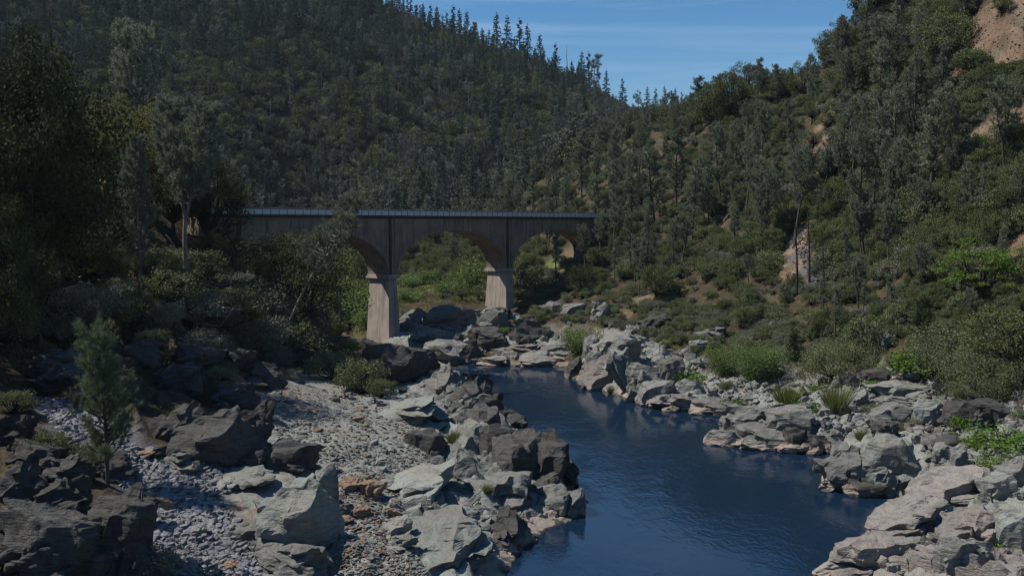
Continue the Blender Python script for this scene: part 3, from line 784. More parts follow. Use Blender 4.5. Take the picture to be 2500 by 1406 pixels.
big = [
 # left bank, knob and crest along the river; wall shade painted as dark rock
 (968, 940, 175, 108, 'craggy', 'rock_dark', 'big dark angular rock knob at the river bend, below the left bridge pier'),
 (905, 945, 90, 70, 'block', 'rock_dark', 'dark block leaning on the left side of the big rock knob'),
 (1085, 968, 105, 75, 'craggy', 'rock_grey', 'grey jagged rock just right of the knob at the bend'),
 (1140, 1010, 130, 85, 'craggy', 'rock_dark', 'dark humped rock on the crest between knob and river'),
 (1205, 1055, 130, 95, 'shard', 'rock_dark', 'dark slanting crest rock sloping into the river'),
 (1150, 1110, 100, 90, 'block', 'rock_grey', 'grey upright block with a grass tuft on its left side'),
 (1215, 1140, 120, 110, 'shard', 'rock_dark', 'tall dark pointed rock in the middle of the left bank wall'),
 (1320, 1192, 140, 140, 'craggy', 'rock_dark', 'massive shade-black rock wall dropping into the river on the left bank'),
 (1258, 1170, 110, 110, 'block', 'rock_dark', 'dark square block left of the massive shade-black rock wall'),
 (1035, 1108, 95, 62, 'round', 'rock_dark', 'rounded dark boulder at the edge of the gravel bench'),
 (1220, 1240, 150, 80, 'craggy', 'rock_grey', 'broad grey hump above the waterline lumps on the left bank'),
 (1345, 1255, 95, 70, 'round', 'rock_grey', 'smooth sculpted grey rock at the left bank water edge'),
 (1400, 1258, 70, 62, 'round', 'rock_grey', 'smooth grey lump at the tip of the left bank'),
 (1393, 1188, 38, 70, 'craggy', 'rock_grey', 'small stacked rock standing in the water beside the shade-black wall'),
 (1245, 1330, 95, 80, 'craggy', 'rock_dark', 'dark hollowed rock just above the left waterline'),
 (1060, 1395, 210, 90, 'slab', 'rock_green', 'pale green slab at the bottom edge beside the river'),
 (1010, 1235, 190, 60, 'slab', 'rock_green', 'pale green smooth slab in the middle of the bench'),
 (990, 1040, 170, 60, 'slab', 'rock_green', 'tilted grey-green sheet of rock behind the rounded dark boulder'),
 (1178, 1092, 96, 104, 'block', 'rock_dark', 'dark tall slab second from the top of the shade-black river wall'),
 (1292, 1168, 100, 124, 'block', 'rock_dark', 'shade-black slab just above the massive end of the river wall'),
 # boulders on the bench
 (715, 1345, 205, 165, 'craggy', 'rock_green', 'largest boulder on the gravel bench, grey-green with a dark right side'),
 (768, 1250, 95, 120, 'shard', 'rock_grey', 'upright grey spire rock behind the largest bench boulder'),
 (715, 1155, 125, 75, 'block', 'rock_dark', 'dark boulder on the bench above the upright spire rock'),
 (700, 1420, 190, 85, 'slab', 'rock_grey', 'low flat grey rock at the bottom below the largest boulder'),
 (610, 1330, 110, 50, 'slab', 'rock_grey', 'half-buried slab left of the largest bench boulder'),
 (590, 1200, 150, 45, 'slab', 'rock_green', 'pale sloping slab between scree and bench boulders'),
 (510, 1145, 220, 135, 'craggy', 'rock_dark', 'long dark undercut ledge behind the young pine'),
 (430, 1080, 130, 100, 'craggy', 'rock_dark', 'dark left end of the undercut ledge, topped with rubble'),
 (600, 1120, 110, 100, 'craggy', 'rock_dark', 'dark right end of the undercut ledge'),
 (430, 1150, 95, 45, 'slab', 'rock_grey', 'grey slab lying below the undercut ledge'),
 # near left cliff, its shadow painted into the dark rock colour
 (80, 1430, 250, 190, 'craggy', 'rock_dark', 'shade-black cliff rock in the bottom left corner'),
 (245, 1420, 190, 230, 'craggy', 'rock_dark', 'tall shade-black cliff face beside the scree, bottom left'),
 (130, 1270, 150, 100, 'craggy', 'rock_dark', 'dark mossy rock on top of the bottom left cliff'),
 (20, 1230, 110, 110, 'craggy', 'rock_dark', 'dark rock at the left edge above the cliff'),
 (330, 1290, 90, 80, 'block', 'rock_dark', 'brown-topped dark block at the right foot of the cliff'),
 (250, 1165, 130, 60, 'craggy', 'rock_dark', 'low dark rock beneath the young pine on its left'),
 (170, 960, 190, 70, 'craggy', 'rock_dark', 'dark bank edge below the gravel shelf on the left'),
 (695, 868, 95, 52, 'round', 'rock_grey', 'grey boulder among shrubs left of the rock knob'),
 (735, 900, 70, 55, 'craggy', 'rock_dark', 'dark boulder right of the grey shrub boulder'),
 (790, 905, 80, 40, 'block', 'rock_grey', 'flat grey rock between shrubs and the rock knob'),
 # dark ribs of the left slope
 (560, 905, 120, 62, 'craggy', 'rock_dark', 'dark rib of rock below the grey shrubs on the left slope'),
 (630, 950, 110, 66, 'craggy', 'rock_dark', 'dark rocky foot of the left slope above the rusty gravel'),
 (480, 900, 110, 60, 'craggy', 'rock_dark', 'dark rock shelf left of the rib below the grey shrubs'),
 (420, 950, 100, 64, 'craggy', 'rock_dark', 'dark rock behind the top of the young pine'),
 (570, 1000, 110, 60, 'craggy', 'rock_dark', 'dark rock step above the right end of the undercut ledge'),
 (640, 1030, 70, 60, 'craggy', 'rock_dark', 'dark corner rock where slope meets the rusty gravel'),
 (250, 1000, 140, 84, 'craggy', 'rock_dark', 'dark earth bank left of the young pine'),
 (110, 930, 130, 60, 'craggy', 'rock_dark', 'dark crumbling bank under the gravel shelf'),
 (520, 800, 110, 60, 'craggy', 'rock_dark', 'dark rock among shrubs high on the left slope'),
 (640, 720, 90, 50, 'craggy', 'rock_dark', 'dark rock under the oak at the left arch'),
 (330, 880, 100, 56, 'craggy', 'rock_dark', 'dark rock behind the young pine on the left slope'),
 (40, 800, 120, 60, 'craggy', 'rock_dark', 'dark rock at the left edge of the slope'),
 (15, 1090, 110, 80, 'craggy', 'rock_dark', 'dark rock at the left edge beside the top of the scree'),
 (20, 1340, 120, 90, 'craggy', 'rock_dark', 'shade-black rock at the left edge above the bottom left corner'),
 (70, 1150, 120, 70, 'craggy', 'rock_dark', 'dark rock between left edge and the young pine'),
 (20, 1420, 120, 70, 'craggy', 'rock_dark', 'shade-black rock filling the bottom left corner tip'),
 (150, 1180, 110, 60, 'craggy', 'rock_dark', 'dark low rock left of the pine foot on the cliff top'),
 # far bank below the bridge
 (1000, 800, 75, 48, 'craggy', 'rock_grey', 'grey rock pile just right of the left pier foot'),
 (1110, 805, 140, 55, 'block', 'rock_grey', 'long grey rock wall between the two bridge piers'),
 (1190, 800, 90, 52, 'block', 'rock_grey', 'grey rock wall ending at the right pier foot'),
 (1050, 845, 90, 50, 'craggy', 'rock_grey', 'broken grey rock below the wall between the piers'),
 (1075, 885, 110, 52, 'round', 'rock_grey', 'rounded grey rock at the far water edge, left'),
 (1138, 887, 75, 55, 'round', 'rock_dark', 'black rounded rock at the far water edge in shade'),
 (1190, 850, 90, 55, 'block', 'rock_dark', 'dark block below the right pier'),
 (1300, 838, 80, 64, 'shard', 'rock_dark', 'dark pointed boulder right of the right pier'),
 (1265, 872, 120, 30, 'slab', 'rock_pink', 'upper pale slab of the flat far shore'),
 (1200, 892, 110, 22, 'slab', 'rock_pink', 'low pale slab lying along the far shore'),
 (1320, 896, 120, 34, 'slab', 'rock_pink', 'wide pale slab right of the low far-shore slab'),
 (1360, 872, 90, 30, 'craggy', 'rock_grey', 'grey ledge behind the wide pale far-shore slab'),
 (1400, 922, 40, 52, 'shard', 'rock_dark', 'small black rock standing in the water left of the leaning slabs'),
 (1470, 790, 50, 56, 'craggy', 'rock_grey', 'grey knobbly rock above the far shore shrubs'),
 (1345, 765, 50, 30, 'round', 'rock_grey', 'grey boulder in brush right of the right pier'),
 (1400, 770, 55, 30, 'round', 'rock_grey', 'weathered boulder in brush left of the knobbly rock'),
 # right bank: leaning slabs by the upper pool
 (1500, 905, 130, 100, 'craggy', 'rock_grey', 'broad steep grey rock at the head of the right bank'),
 (1450, 880, 60, 60, 'block', 'rock_grey', 'grey block left of the broad steep rock'),
 (1468, 952, 100, 70, 'slab', 'rock_pink', 'pinkish bleached slab sloping into the water'),
 (1530, 965, 70, 120, 'slab', 'rock_grey', 'long leaning grey slab reaching up from the water'),
 (1585, 975, 90, 85, 'craggy', 'rock_grey', 'grey rock right of the long leaning slab'),
 (1605, 990, 88, 62, 'round', 'rock_grey', 'rounded grey rock at the waterline of the right bank'),
 (1640, 940, 60, 70, 'block', 'rock_grey', 'square grey block behind the rounded waterline rock'),
 (1690, 968, 62, 42, 'round', 'rock_pale', 'pale round boulder above the low right shore'),
 (1635, 885, 44, 34, 'round', 'rock_pale', 'small white boulder above the leaning slabs'),
 (1678, 878, 40, 32, 'round', 'rock_grey', 'grey boulder right of the small white boulder'),
 (1745, 838, 82, 40, 'slab', 'rock_grey', 'dark flat-topped boulder perched above the right bank'),
 (1708, 862, 44, 32, 'block', 'rock_grey', 'block supporting the perched flat-topped boulder'),
 (1600, 815, 80, 50, 'craggy', 'rock_dark', 'dark rounded outcrop in brush above the leaning slabs'),
 (1660, 1002, 130, 38, 'slab', 'rock_pink', 'low pinkish slab along the right waterline'),
 (1745, 1012, 110, 34, 'block', 'rock_grey', 'flat ledge with a dark front at the right waterline'),
 (1800, 1010, 60, 28, 'block', 'rock_grey', 'right end of the dark-fronted waterline ledge'),
 (1640, 1006, 40, 20, 'block', 'rock_dark', 'small black block in the water before the ledge'),
 # right bank promontory
 (1840, 1050, 130, 60, 'craggy', 'rock_grey', 'upper left rock of the small promontory'),
 (1940, 1060, 110, 66, 'block', 'rock_grey', 'upper right block of the small promontory'),
 (1775, 1088, 90, 36, 'round', 'rock_grey', 'low lump at the tip of the small promontory'),
 (1880, 1098, 150, 55, 'block', 'rock_grey', 'long front block of the small promontory'),
 (1950, 1100, 60, 55, 'block', 'rock_dark', 'dark cleft block at the front of the promontory'),
 (2005, 1108, 80, 44, 'craggy', 'rock_dark', 'dark jagged rock at the right end of the promontory'),
 (1930, 1108, 60, 22, 'slab', 'rock_pink', 'small bleached rock in the water below the promontory'),
 # big boulder group
 (2180, 1180, 130, 115, 'round', 'rock_green', 'largest right bank boulder, tall and rounded with a dark face'),
 (2075, 1198, 130, 105, 'craggy', 'rock_grey', 'fractured grey rock left of the tall rounded boulder'),
 (2130, 1182, 78, 62, 'block', 'rock_dark', 'dark square block before the tall rounded boulder'),
 (2145, 1214, 140, 40, 'block', 'rock_dark', 'long dark block lying at the waterline below the tall boulder'),
 (2215, 1205, 42, 36, 'shard', 'rock_dark', 'small dark triangular rock right of the long waterline block'),
 (2272, 1195, 64, 50, 'shard', 'rock_pale', 'white angular boulder right of the tall rounded boulder'),
 (2350, 1155, 60, 56, 'shard', 'rock_grey', 'grey pointed boulder behind the white angular boulder'),
 (2310, 1128, 55, 46, 'block', 'rock_grey', 'grey boulder left of the pointed boulder'),
 (2290, 1100, 65, 36, 'slab', 'rock_grey', 'grey flat boulder above the pointed boulder'),
 (2330, 1088, 95, 42, 'round', 'rock_dark', 'dark long rounded boulder in the rubble'),
 (2185, 1040, 95, 56, 'block', 'rock_grey', 'layered grey block in the middle of the rubble'),
 (2165, 1068, 70, 38, 'block', 'rock_dark', 'dark block below the layered grey block'),
 (2272, 1038, 72, 54, 'block', 'rock_pale', 'large pale flat-faced boulder in the rubble'),
 (2360, 1040, 95, 56, 'block', 'rock_dark', 'dark ledge right of the pale flat-faced boulder'),
 (2435, 1040, 100, 66, 'block', 'rock_dark', 'dark ledge under shrubs at the right edge'),
 (2220, 985, 150, 46, 'slab', 'rock_grey', 'broad low ledge above the layered grey block'),
 (2470, 960, 62, 60, 'block', 'rock_dark', 'dark block at the right edge below the oak'),
 (2172, 848, 52, 34, 'block', 'rock_pale', 'pale flat-topped boulder on the slope by the dark young pine'),
 (2145, 935, 62, 34, 'block', 'rock_dark', 'dark boulder at the upper edge of the rubble'),
 (2240, 930, 50, 26, 'slab', 'rock_pale', 'pale wedge boulder at the upper edge of the rubble'),
 (2100, 990, 44, 40, 'shard', 'rock_pale', 'pale blue-grey pointed stone above the promontory'),
 (1900, 800, 50, 26, 'round', 'rock_grey', 'grey boulder high in the brush of the right bank'),
 (1990, 1060, 80, 40, 'slab', 'rock_pale', 'pale rock behind the promontory block'),
 # foreground slabs bottom right
 (2335, 1235, 190, 70, 'slab', 'rock_pink', 'upper foreground slab sloping left, bottom right'),
 (2240, 1310, 200, 75, 'slab', 'rock_pink', 'long foreground slab dipping into the river, bottom right'),
 (2150, 1385, 190, 70, 'slab', 'rock_pink', 'lowest foreground slab at the bottom edge, right'),
 (2380, 1320, 130, 75, 'slab', 'rock_pink', 'grey-pink slab right of the long foreground slab'),
 (2350, 1400, 95, 85, 'block', 'rock_grey', 'tall cracked block at the bottom edge, right'),
 (2420, 1400, 90, 75, 'craggy', 'rock_grey', 'cracked boulder in the bottom right rocks'),
 (2480, 1345, 75, 95, 'round', 'rock_green', 'smooth green boulder at the right edge'),
 (2440, 1215, 90, 55, 'block', 'rock_green', 'green-grey block behind the upper foreground slab'),
 (2490, 1190, 90, 65, 'craggy', 'rock_grey', 'large grey boulder at the right edge'),
]
ROLL = {'long leaning grey slab reaching up from the water': -.45, 'upper foreground slab sloping left, bottom right': -.28, 'long foreground slab dipping into the river, bottom right': -.38,
        'lowest foreground slab at the bottom edge, right': -.3, 'pinkish bleached slab sloping into the water': -.35, 'dark slanting crest rock sloping into the river': .4,
        'massive shade-black rock wall dropping into the river on the left bank': .3, 'tilted grey-green sheet of rock behind the rounded dark boulder': .3, 'dark humped rock on the crest between knob and river': .4,
        'long rough grey ledge running down to the left bank water': .25, 'broad grey hump above the waterline lumps on the left bank': .25, 'grey-pink slab right of the upper foreground slab': -.2}
for (px, py, w, h, st, mt, lb) in big:
    lb_bank = 980 < px < 1440 and py > 930
    if lb_bank: ROLL[lb] = -.24
    if lb.startswith('grey-pink slab'): ROLL[lb] = -.25
    nm = 'rock_slab' if st == 'slab' else 'rock_outcrop' if max(w, h) > 125 else 'boulder'
    put_rock(px, py, w * 1.12, h * 1.12, st, mt, lb, nm, {'rock_slab': 'rock slab', 'rock_outcrop': 'rock', 'boulder': 'boulder'}[nm], None, roll=ROLL.get(lb, 0), **(dict(yaw=.25 + .12 * math.sin(px), dr=1.45, sink=.42) if lb_bank else {}))

# flat slabs lying on the gravel bench
rnd = random.Random(5)
slabs = [(855, 1200, 62, 34, 'rock_rust', 'rust-brown flat slab leaning against gravel right of the spire rock'), (905, 1222, 80, 48, 'rock_rust', 'long tilted slab with rusty edge on the bench'),
         (832, 1262, 48, 36, 'rock_grey', 'grey-brown rounded slab right of the largest boulder'), (877, 1268, 50, 32, 'rock_rust', 'oval tan slab on the bench right of the largest boulder'),
         (842, 1282, 46, 22, 'rock_rust', 'orange flat stone beside the oval tan slab'), (955, 1262, 46, 22, 'rock_rust', 'orange slab left of the pale green ledge'),
         (972, 1306, 70, 40, 'rock_green', 'large flat green stone with a small dark stone on top'), (988, 1338, 68, 28, 'rock_green', 'green flat stone with deep shadow below the large flat one'),
         (965, 1356, 60, 20, 'rock_green', 'thin pale slab below the green flat stones'), (975, 1330, 30, 14, 'rock_grey', 'thin grey slab wedged between green stones'),
         (945, 1195, 54, 24, 'rock_pale', 'pale rounded stone above the green slab'), (400, 1250, 44, 40, 'rock_rust', 'orange-topped stone lying in the scree'),
         (480, 1312, 44, 34, 'rock_green', 'blue-green round stone in the scree'), (340, 1122, 90, 18, 'rock_rust', 'rusty plank-like slab across the scree behind the pine trunk'),
         (1005, 1035, 34, 18, 'rock_rust', 'orange stone on the upper bench near the tilted sheet'), (870, 1030, 30, 14, 'rock_rust', 'tan slab on the upper bench'), (560, 1398, 46, 30, 'rock_rust', 'red-brown boulder in the scree at the bottom edge'),
         (470, 1405, 30, 50, 'rock_green', 'pale green upright stone in the scree at the bottom edge')]
for (px, py, w, h, mt, lb) in slabs:
    put_rock(px, py, w, h, 'slab', mt, lb, 'flat_stone', 'stone', None, dr=.7, sink=.1, roll=rnd.uniform(-.15, .15))
def inpoly(x, y, P):
    c = False
    for i in range(len(P)):
        (ax, ay), (bx, by) = P[i], P[i - 1]
        if (ay > y) != (by > y) and x < (bx - ax) * (y - ay) / (by - ay) + ax: c = not c
    return c
def sample(P, n, rnd, fn=None):
    xs = [p[0] for p in P]; ys = [p[1] for p in P]; r = []
    for _ in range(n * 60):
        if len(r) >= n: break
        x, y = rnd.uniform(min(xs), max(xs)), rnd.uniform(min(ys), max(ys))
        if inpoly(x, y, P) and (fn is None or fn(x, y)): r.append((x, y))
    return r
def scatter_rocks(P, n, wlo, whi, styles, mats, name, cat, label, group, seed, flat=(.45, .8), sink=.25, dr=.85, yaw=None, roll=None):
    rnd = random.Random(seed)
    for (x, y) in sample(P, n, rnd):
        w = wlo + (whi - wlo) * rnd.random() ** 2.2
        put_rock(x, y, w, w * rnd.uniform(*flat), rnd.choice(styles), rnd.choice(mats), label, name, cat, group, dr=dr, sink=sink, yaw=rnd.uniform(0, 6.28) if yaw is None else yaw + rnd.uniform(-.15, .15), roll=rnd.uniform(-.3, .3) if roll is None else roll + rnd.uniform(-.12, .12), pitch=rnd.uniform(-.2, .2), seed=rnd.randrange(9999))
rubble_r = [(1640, 880), (1800, 900), (2000, 940), (2140, 900), (2300, 900), (2500, 990), (2500, 1180), (2280, 1180), (2240, 1060), (2050, 1070), (1860, 1010), (1700, 960)]
scatter_rocks(rubble_r, 125, 14, 46, ['block', 'shard', 'round', 'slab'], ['rock_grey', 'rock_pale', 'rock_green', 'rock_grey', 'rock_dark', 'rock_pink'], 'boulder', 'boulder', 'loose grey boulder in the rubble of the right bank', 'boulders in the right bank rubble', 1)
scatter_rocks([(1420, 850), (1560, 820), (1720, 880), (1690, 960), (1600, 960), (1440, 940)], 30, 18, 50, ['block', 'round', 'craggy'], ['rock_grey'], 'boulder', 'boulder', 'grey boulder wedged among the leaning slabs of the upper pool', 'boulders among the leaning slabs', 2)
scatter_rocks([(960, 770), (1240, 760), (1400, 850), (1380, 885), (1160, 870), (1030, 870), (975, 800)], 34, 18, 50, ['block', 'round', 'craggy'], ['rock_grey', 'rock_grey', 'rock_dark'], 'boulder', 'boulder', 'grey boulder on the far shore beneath the bridge', 'boulders beneath the bridge', 3)
scatter_rocks([(1280, 740), (1500, 735), (1640, 790), (1560, 820), (1420, 830), (1340, 800)], 16, 14, 36, ['round', 'craggy'], ['rock_grey', 'rock_dark'], 'boulder', 'boulder', 'weathered boulder in the brush behind the upper pool', 'boulders in the brush behind the pool', 4)
scatter_rocks([(660, 880), (900, 850), (1000, 940), (1060, 1000), (960, 1010), (760, 960)], 24, 16, 44, ['block', 'craggy'], ['rock_dark', 'rock_grey'], 'boulder', 'boulder', 'dark boulder in the brush around the rock knob', 'boulders around the rock knob', 6)
scatter_rocks([(1040, 900), (1120, 960), (1280, 1090), (1420, 1230), (1300, 1310), (1240, 1400), (1080, 1406), (1060, 1250), (1060, 1100), (1000, 980)], 46, 26, 84, ['slab', 'craggy', 'block'], ['rock_grey', 'rock_grey', 'rock_grey', 'rock_dark', 'rock_green'], 'ledge_rock', 'rock', 'rough grey rock of the ledges along the left waterline', 'rocks of the left bank ledges', 7, (.35, .65), .52, 2.1, .25, -.26)
scatter_rocks([(2240, 1200), (2420, 1170), (2500, 1200), (2500, 1406), (2100, 1406), (2200, 1290)], 14, 20, 55, ['craggy', 'slab', 'block'], ['rock_pink', 'rock_grey', 'rock_green'], 'slab_rock', 'rock', 'grey-pink rock among the foreground slabs bottom right', 'rocks among the foreground slabs', 8, (.35, .65))
bench_p = [(640, 940), (900, 960), (1010, 1020), (1060, 1100), (1000, 1170), (1000, 1300), (1040, 1406), (800, 1406), (830, 1300), (800, 1170), (680, 1070)]
scatter_rocks(bench_p, 150, 9, 30, ['slab', 'slab', 'block'], ['rock_grey', 'rock_rust', 'rock_green', 'rock_grey'], 'flat_stone', 'stone', 'small flat stone strewn over the gravel bench', 'flat stones on the gravel bench', 9, (.25, .45), .15, .7)
scree_poly = [(60, 960), (200, 990), (330, 1090), (480, 1130), (640, 1140), (600, 1190), (520, 1210), (600, 1290), (640, 1406), (420, 1406), (340, 1260), (280, 1160), (150, 1060)]
scatter_rocks(scree_poly, 150, 10, 24, ['block', 'shard', 'round'], ['scree_stone'], 'scree_stone', 'stone', 'blue-grey broken stone in the scree below the young pine', 'stones of the scree', 10, (.55, .85), .15)

# the uncountable small stones: one mass per kind of ground
def stone_mass(name, poly, n, lo, hi, mats, label, seed, flat=.6):
    rg = np.random.default_rng(seed); rnd = random.Random(seed)
    mb = MB()
    xs = [p[0] for p in poly]; ys = [p[1] for p in poly]
    shapes = [rock_shape(7000 + i, 1, 7, .5, .9, .06, 0)[0] for i in range(10)]
    T = ICO[1][1]
    pts = sample(poly, n, rnd)
    px = np.array([p[0] for p in pts]); py = np.array([p[1] for p in pts])
    for i in range(len(pts)):
        q = hit(px[i], py[i])
        if q is None or q[2] < .15: continue
        r = lo + (hi - lo) * rg.random() ** 3
        a = rg.uniform(0, 6.28); c, s_ = math.cos(a), math.sin(a)
        V = shapes[rg.integers(10)] * np.array([r, r * rg.uniform(.55, 1), r * flat * rg.uniform(.6, 1.2)])
        V = V @ np.array([[c, s_, 0], [-s_, c, 0], [0, 0, 1]])
        t = rg.normal(size=2) * .25
        V[:, 2] += V[:, 0] * t[0] + V[:, 1] * t[1]
        mb.add(V + np.array([q[0], q[1], q[2] + r * .2]), T=T, mat=int(rg.integers(len(mats))))
    return tag(link(name, mb.mesh(name, [M[k] for k in mats])), label, None, None, 'stuff')
stone_mass('scree', scree_poly, 4600, .10, .5, ['scree_stone'], 'mass of small blue-grey scree stones', 21)
stone_mass('gravel', bench_p, 6500, .06, .30, ['rock_grey', 'rock_rust', 'rock_green', 'rock_grey'], 'gravel and stone chips on the left bank bench', 22, .35)
stone_mass('rubble', rubble_r, 3400, .12, .6, ['rock_grey', 'rock_pale', 'rock_green', 'rock_pink'], 'small rubble between the right bank boulders', 23, .6)
stone_mass('cliff_rubble', [(2330, 60), (2500, 10), (2500, 190), (2360, 180)], 260, .1, .32, ['rock_rust'], 'loose rock and clods on the eroded cliff top right', 25, .6)
stone_mass('talus', [(1900, 560), (1990, 540), (2010, 700), (1985, 720), (1960, 640)], 700, .12, .45, ['rock_dark'], 'slate talus streak on the right slope', 24, .5)

# ------------------------------------------------------------------ plants
def needles(mb, C, Dr, n, length, width, rg, spread=.75, mat=0, droop=.0):
    """tufts: n thin spikes round each direction Dr at each point C"""
    C = np.repeat(C, n, 0); Dr = np.repeat(Dr, n, 0)
    d = Dr + rg.normal(size=C.shape) * spread
    d[:, 2] -= droop
    d /= np.linalg.norm(d, axis=1)[:, None] + 1e-9
    L = length * rg.uniform(.6, 1.15, (len(C), 1))
    s = np.cross(d, rg.normal(size=C.shape)); s /= np.linalg.norm(s, axis=1)[:, None] + 1e-9
    a = C + d * L * .05
    V = np.stack([a - s * width / 2, a + s * width / 2, C + d * L], 1).reshape(-1, 3)
    mb.add(V, T=np.arange(len(V)).reshape(-1, 3), mat=mat)
def leaves(mb, C, size, rg, up=.35, mat=0, asp=.6):
    n = len(C)
    nrm = rg.normal(size=(n, 3)); nrm[:, 2] += up; nrm /= np.linalg.norm(nrm, axis=1)[:, None]
    a = np.cross(nrm, rg.normal(size=(n, 3))); a /= np.linalg.norm(a, axis=1)[:, None] + 1e-9
    b = np.cross(nrm, a)
    s = (size * rg.uniform(.6, 1.3, (n, 1)))
    a = a * s * .5; b = b * s * asp * .5
    V = np.stack([C - a, C + b, C + a, C - b], 1).reshape(-1, 3)
    mb.add(V, Q=np.arange(n * 4).reshape(-1, 4), mat=mat)
def bez(p0, d0, length, n, rg, bend=(0, 0, .3), wob=.06):
    P = [np.array(p0, float)]; d = np.array(d0, float); d /= np.linalg.norm(d)
    for i in range(n):
        d = d + np.array(bend) / n + rg.normal(size=3) * wob; d /= np.linalg.norm(d)
        P.append(P[-1] + d * length / n)
    return np.array(P)

def make_pine(seed, h=15., lean=(0, 0), forks=1, crown0=.35, spread=.2, nb=34, nt=6, tuft=9, nl=.34, nw=.035, dead=0, up=.5, thick=1.0, bend=None):
    """grey foothill pine: open forked crown of thin tufts; returns trunk and crown builders"""
    rg = np.random.default_rng(seed)
    tr, cr = MB(), MB()
    r0 = (h * .013 + .05) * thick
    base = bez((0, 0, -.4), (lean[0], lean[1], 1), h * (.95 if forks == 1 else .42), 9, rg, bend or (-.1 * lean[0], -.1 * lean[1], .05), .03)
    tr.tube(base, np.linspace(r0, r0 * (.12 if forks == 1 else .62), len(base)), 6)
    leaders = [base] if forks == 1 else []
    for k in range(forks if forks > 1 else 0):
        a = k * 2 * math.pi / forks + rg.uniform(-.5, .5)
        L = bez(base[-1], (math.cos(a) * .35 + lean[0], math.sin(a) * .35 + lean[1], 1), h * rg.uniform(.45, .6), 8, rg, (-math.cos(a) * .2, -math.sin(a) * .2, .2), .05)
        tr.tube(L, np.linspace(r0 * .6, r0 * .1, len(L)), 5)
        leaders.append(L)
    TC, TD = [], []
    for L in leaders:
        t0 = crown0 if forks == 1 else .12
        for k in range(nb // len(leaders)):
            t = t0 + (1 - t0) * (k + rg.random()) / (nb // len(leaders))
            f = t * (len(L) - 1); i = min(int(f), len(L) - 2)
            p = L[i] + (L[i + 1] - L[i]) * (f - i)
            a = rg.uniform(0, 2 * math.pi)
            rel = (t - t0) / (1 - t0)
            bl = h * spread * (1.0 - .62 * rel) * rg.uniform(.5, 1.2) * (.55 + .45 * min(1, rel * 4))
            B = bez(p, (math.cos(a), math.sin(a), up * rg.uniform(.2, 1.4)), bl, 5, rg, (0, 0, .5), .1)
            tr.tube(B, np.linspace(.035 + .004 * h * (1 - rel), .012, len(B)), 4)
            if rg.random() < dead: continue
            for j in range(nt):
                s = rg.uniform(.3, 1.0) * (len(B) - 1); ii = min(int(s), len(B) - 2)
                q = B[ii] + (B[ii + 1] - B[ii]) * (s - ii)
                d = (B[ii + 1] - B[ii]); d = d / np.linalg.norm(d) + rg.normal(size=3) * .55 + np.array([0, 0, .35]); d /= np.linalg.norm(d)
                tl = rg.uniform(.25, .75) * (.6 + h / 30)
                tr.tube([q, q + d * tl], [.014, .007], 3)
                for m_ in (.45, .75, 1.0):
                    TC.append(q + d * tl * m_); TD.append(d)
        TC += [L[-1], L[-1] - (L[-1] - L[-2]) * .4]; TD += [np.array([0, 0, 1.])] * 2
    needles(cr, np.array(TC), np.array(TD), tuft, nl, nw, rg, .65)
    return tr, cr
def make_fir(seed, h=24., w=.16, mat=0, tuft=7, nl=.75, nw=.22, whorls=24, bare=.12, ragged=.25):
    rg = np.random.default_rng(seed); tr, cr = MB(), MB()
    tr.tube([(0, 0, -.5), (rg.normal() * .1, rg.normal() * .1, h * .5), (0, 0, h)], [h * .012 + .05, h * .008, .02], 5)
    C, Dd = [], []
    for k in range(whorls):
        t = bare + (1 - bare) * (k / whorls); z = h * t
        rad = h * w * (1 - t) ** .8 * (1 + .0 * t) * rg.uniform(1 - ragged, 1 + ragged) + .15
        nb = 6 if k < whorls * .8 else 4
        for j in range(nb):
            if rg.random() < .1: continue
            a = rg.uniform(0, 6.28); rr = rad * rg.uniform(.6, 1.15)
            d = np.array([math.cos(a), math.sin(a), rg.uniform(-.25, .15)])
            for s in np.linspace(.25, 1, max(2, int(rr / .55))):
                C.append(np.array([0, 0, z]) + d * rr * s + rg.normal(size=3) * .1); Dd.append(d + np.array([0, 0, .25]))
    C.append((0, 0, h)); Dd.append((0, 0, 1))
    needles(cr, np.array(C), np.array(Dd), tuft, nl, nw, rg, .6)
    return tr, cr
def make_oak(seed, rx=4., rz=3.5, trunk=2.5, clumps=80, per=110, leaf=.24, cr_r=.26, flat=.75, shell=.55, low=.15, lean=0):
    """broad crown built from leafy clumps on limbs"""
    rg = np.random.default_rng(seed); tr, cr = MB(), MB()
    cz = trunk + rz * .8
    sq = rg.uniform(.8, 1.2, 3)
    C = []
    while len(C) < clumps:
        d = rg.normal(size=3); d /= np.linalg.norm(d)
        if d[2] < -.75 + low: continue
        lump = 1 + .28 * float(fbm(d[None] * 2.1 + seed, 2, seed % 50)[0])
        r = rg.uniform(shell, 1.0) * lump
        C.append(np.array([d[0] * rx * r * sq[0] + lean * r, d[1] * rx * r * sq[1], cz + d[2] * rz * r]))
    C = np.array(C)
    r0 = .07 * rx + .05
    if trunk > 0:
        top = np.array([lean * .3, 0, trunk]); tr.tube([(0, 0, -.5), top * .5 + rg.normal(size=3) * .1, top], [r0 * 1.3, r0, r0 * .85], 6)
    else: top = np.array([0, 0, .1])
    for k in range(min(len(C), 26)):
        mid = top * .45 + C[k] * .55 + rg.normal(size=3) * .12 * rx; mid[2] = min(mid[2], C[k][2])
        tr.tube([top, mid, C[k]], [r0 * .5, r0 * .25, .02], 4)
    cl = rx * cr_r * rg.uniform(.65, 1.3, (len(C), 1))
    n = len(C) * per
    d = rg.normal(size=(n, 3)); d /= np.linalg.norm(d, axis=1)[:, None]
    rr = rg.random((n, 1)) ** .45
    P = np.repeat(C, per, 0) + d * rr * np.repeat(cl, per, 0) * np.array([1, 1, flat])
    leaves(cr, P, leaf, rg)
    return tr, cr
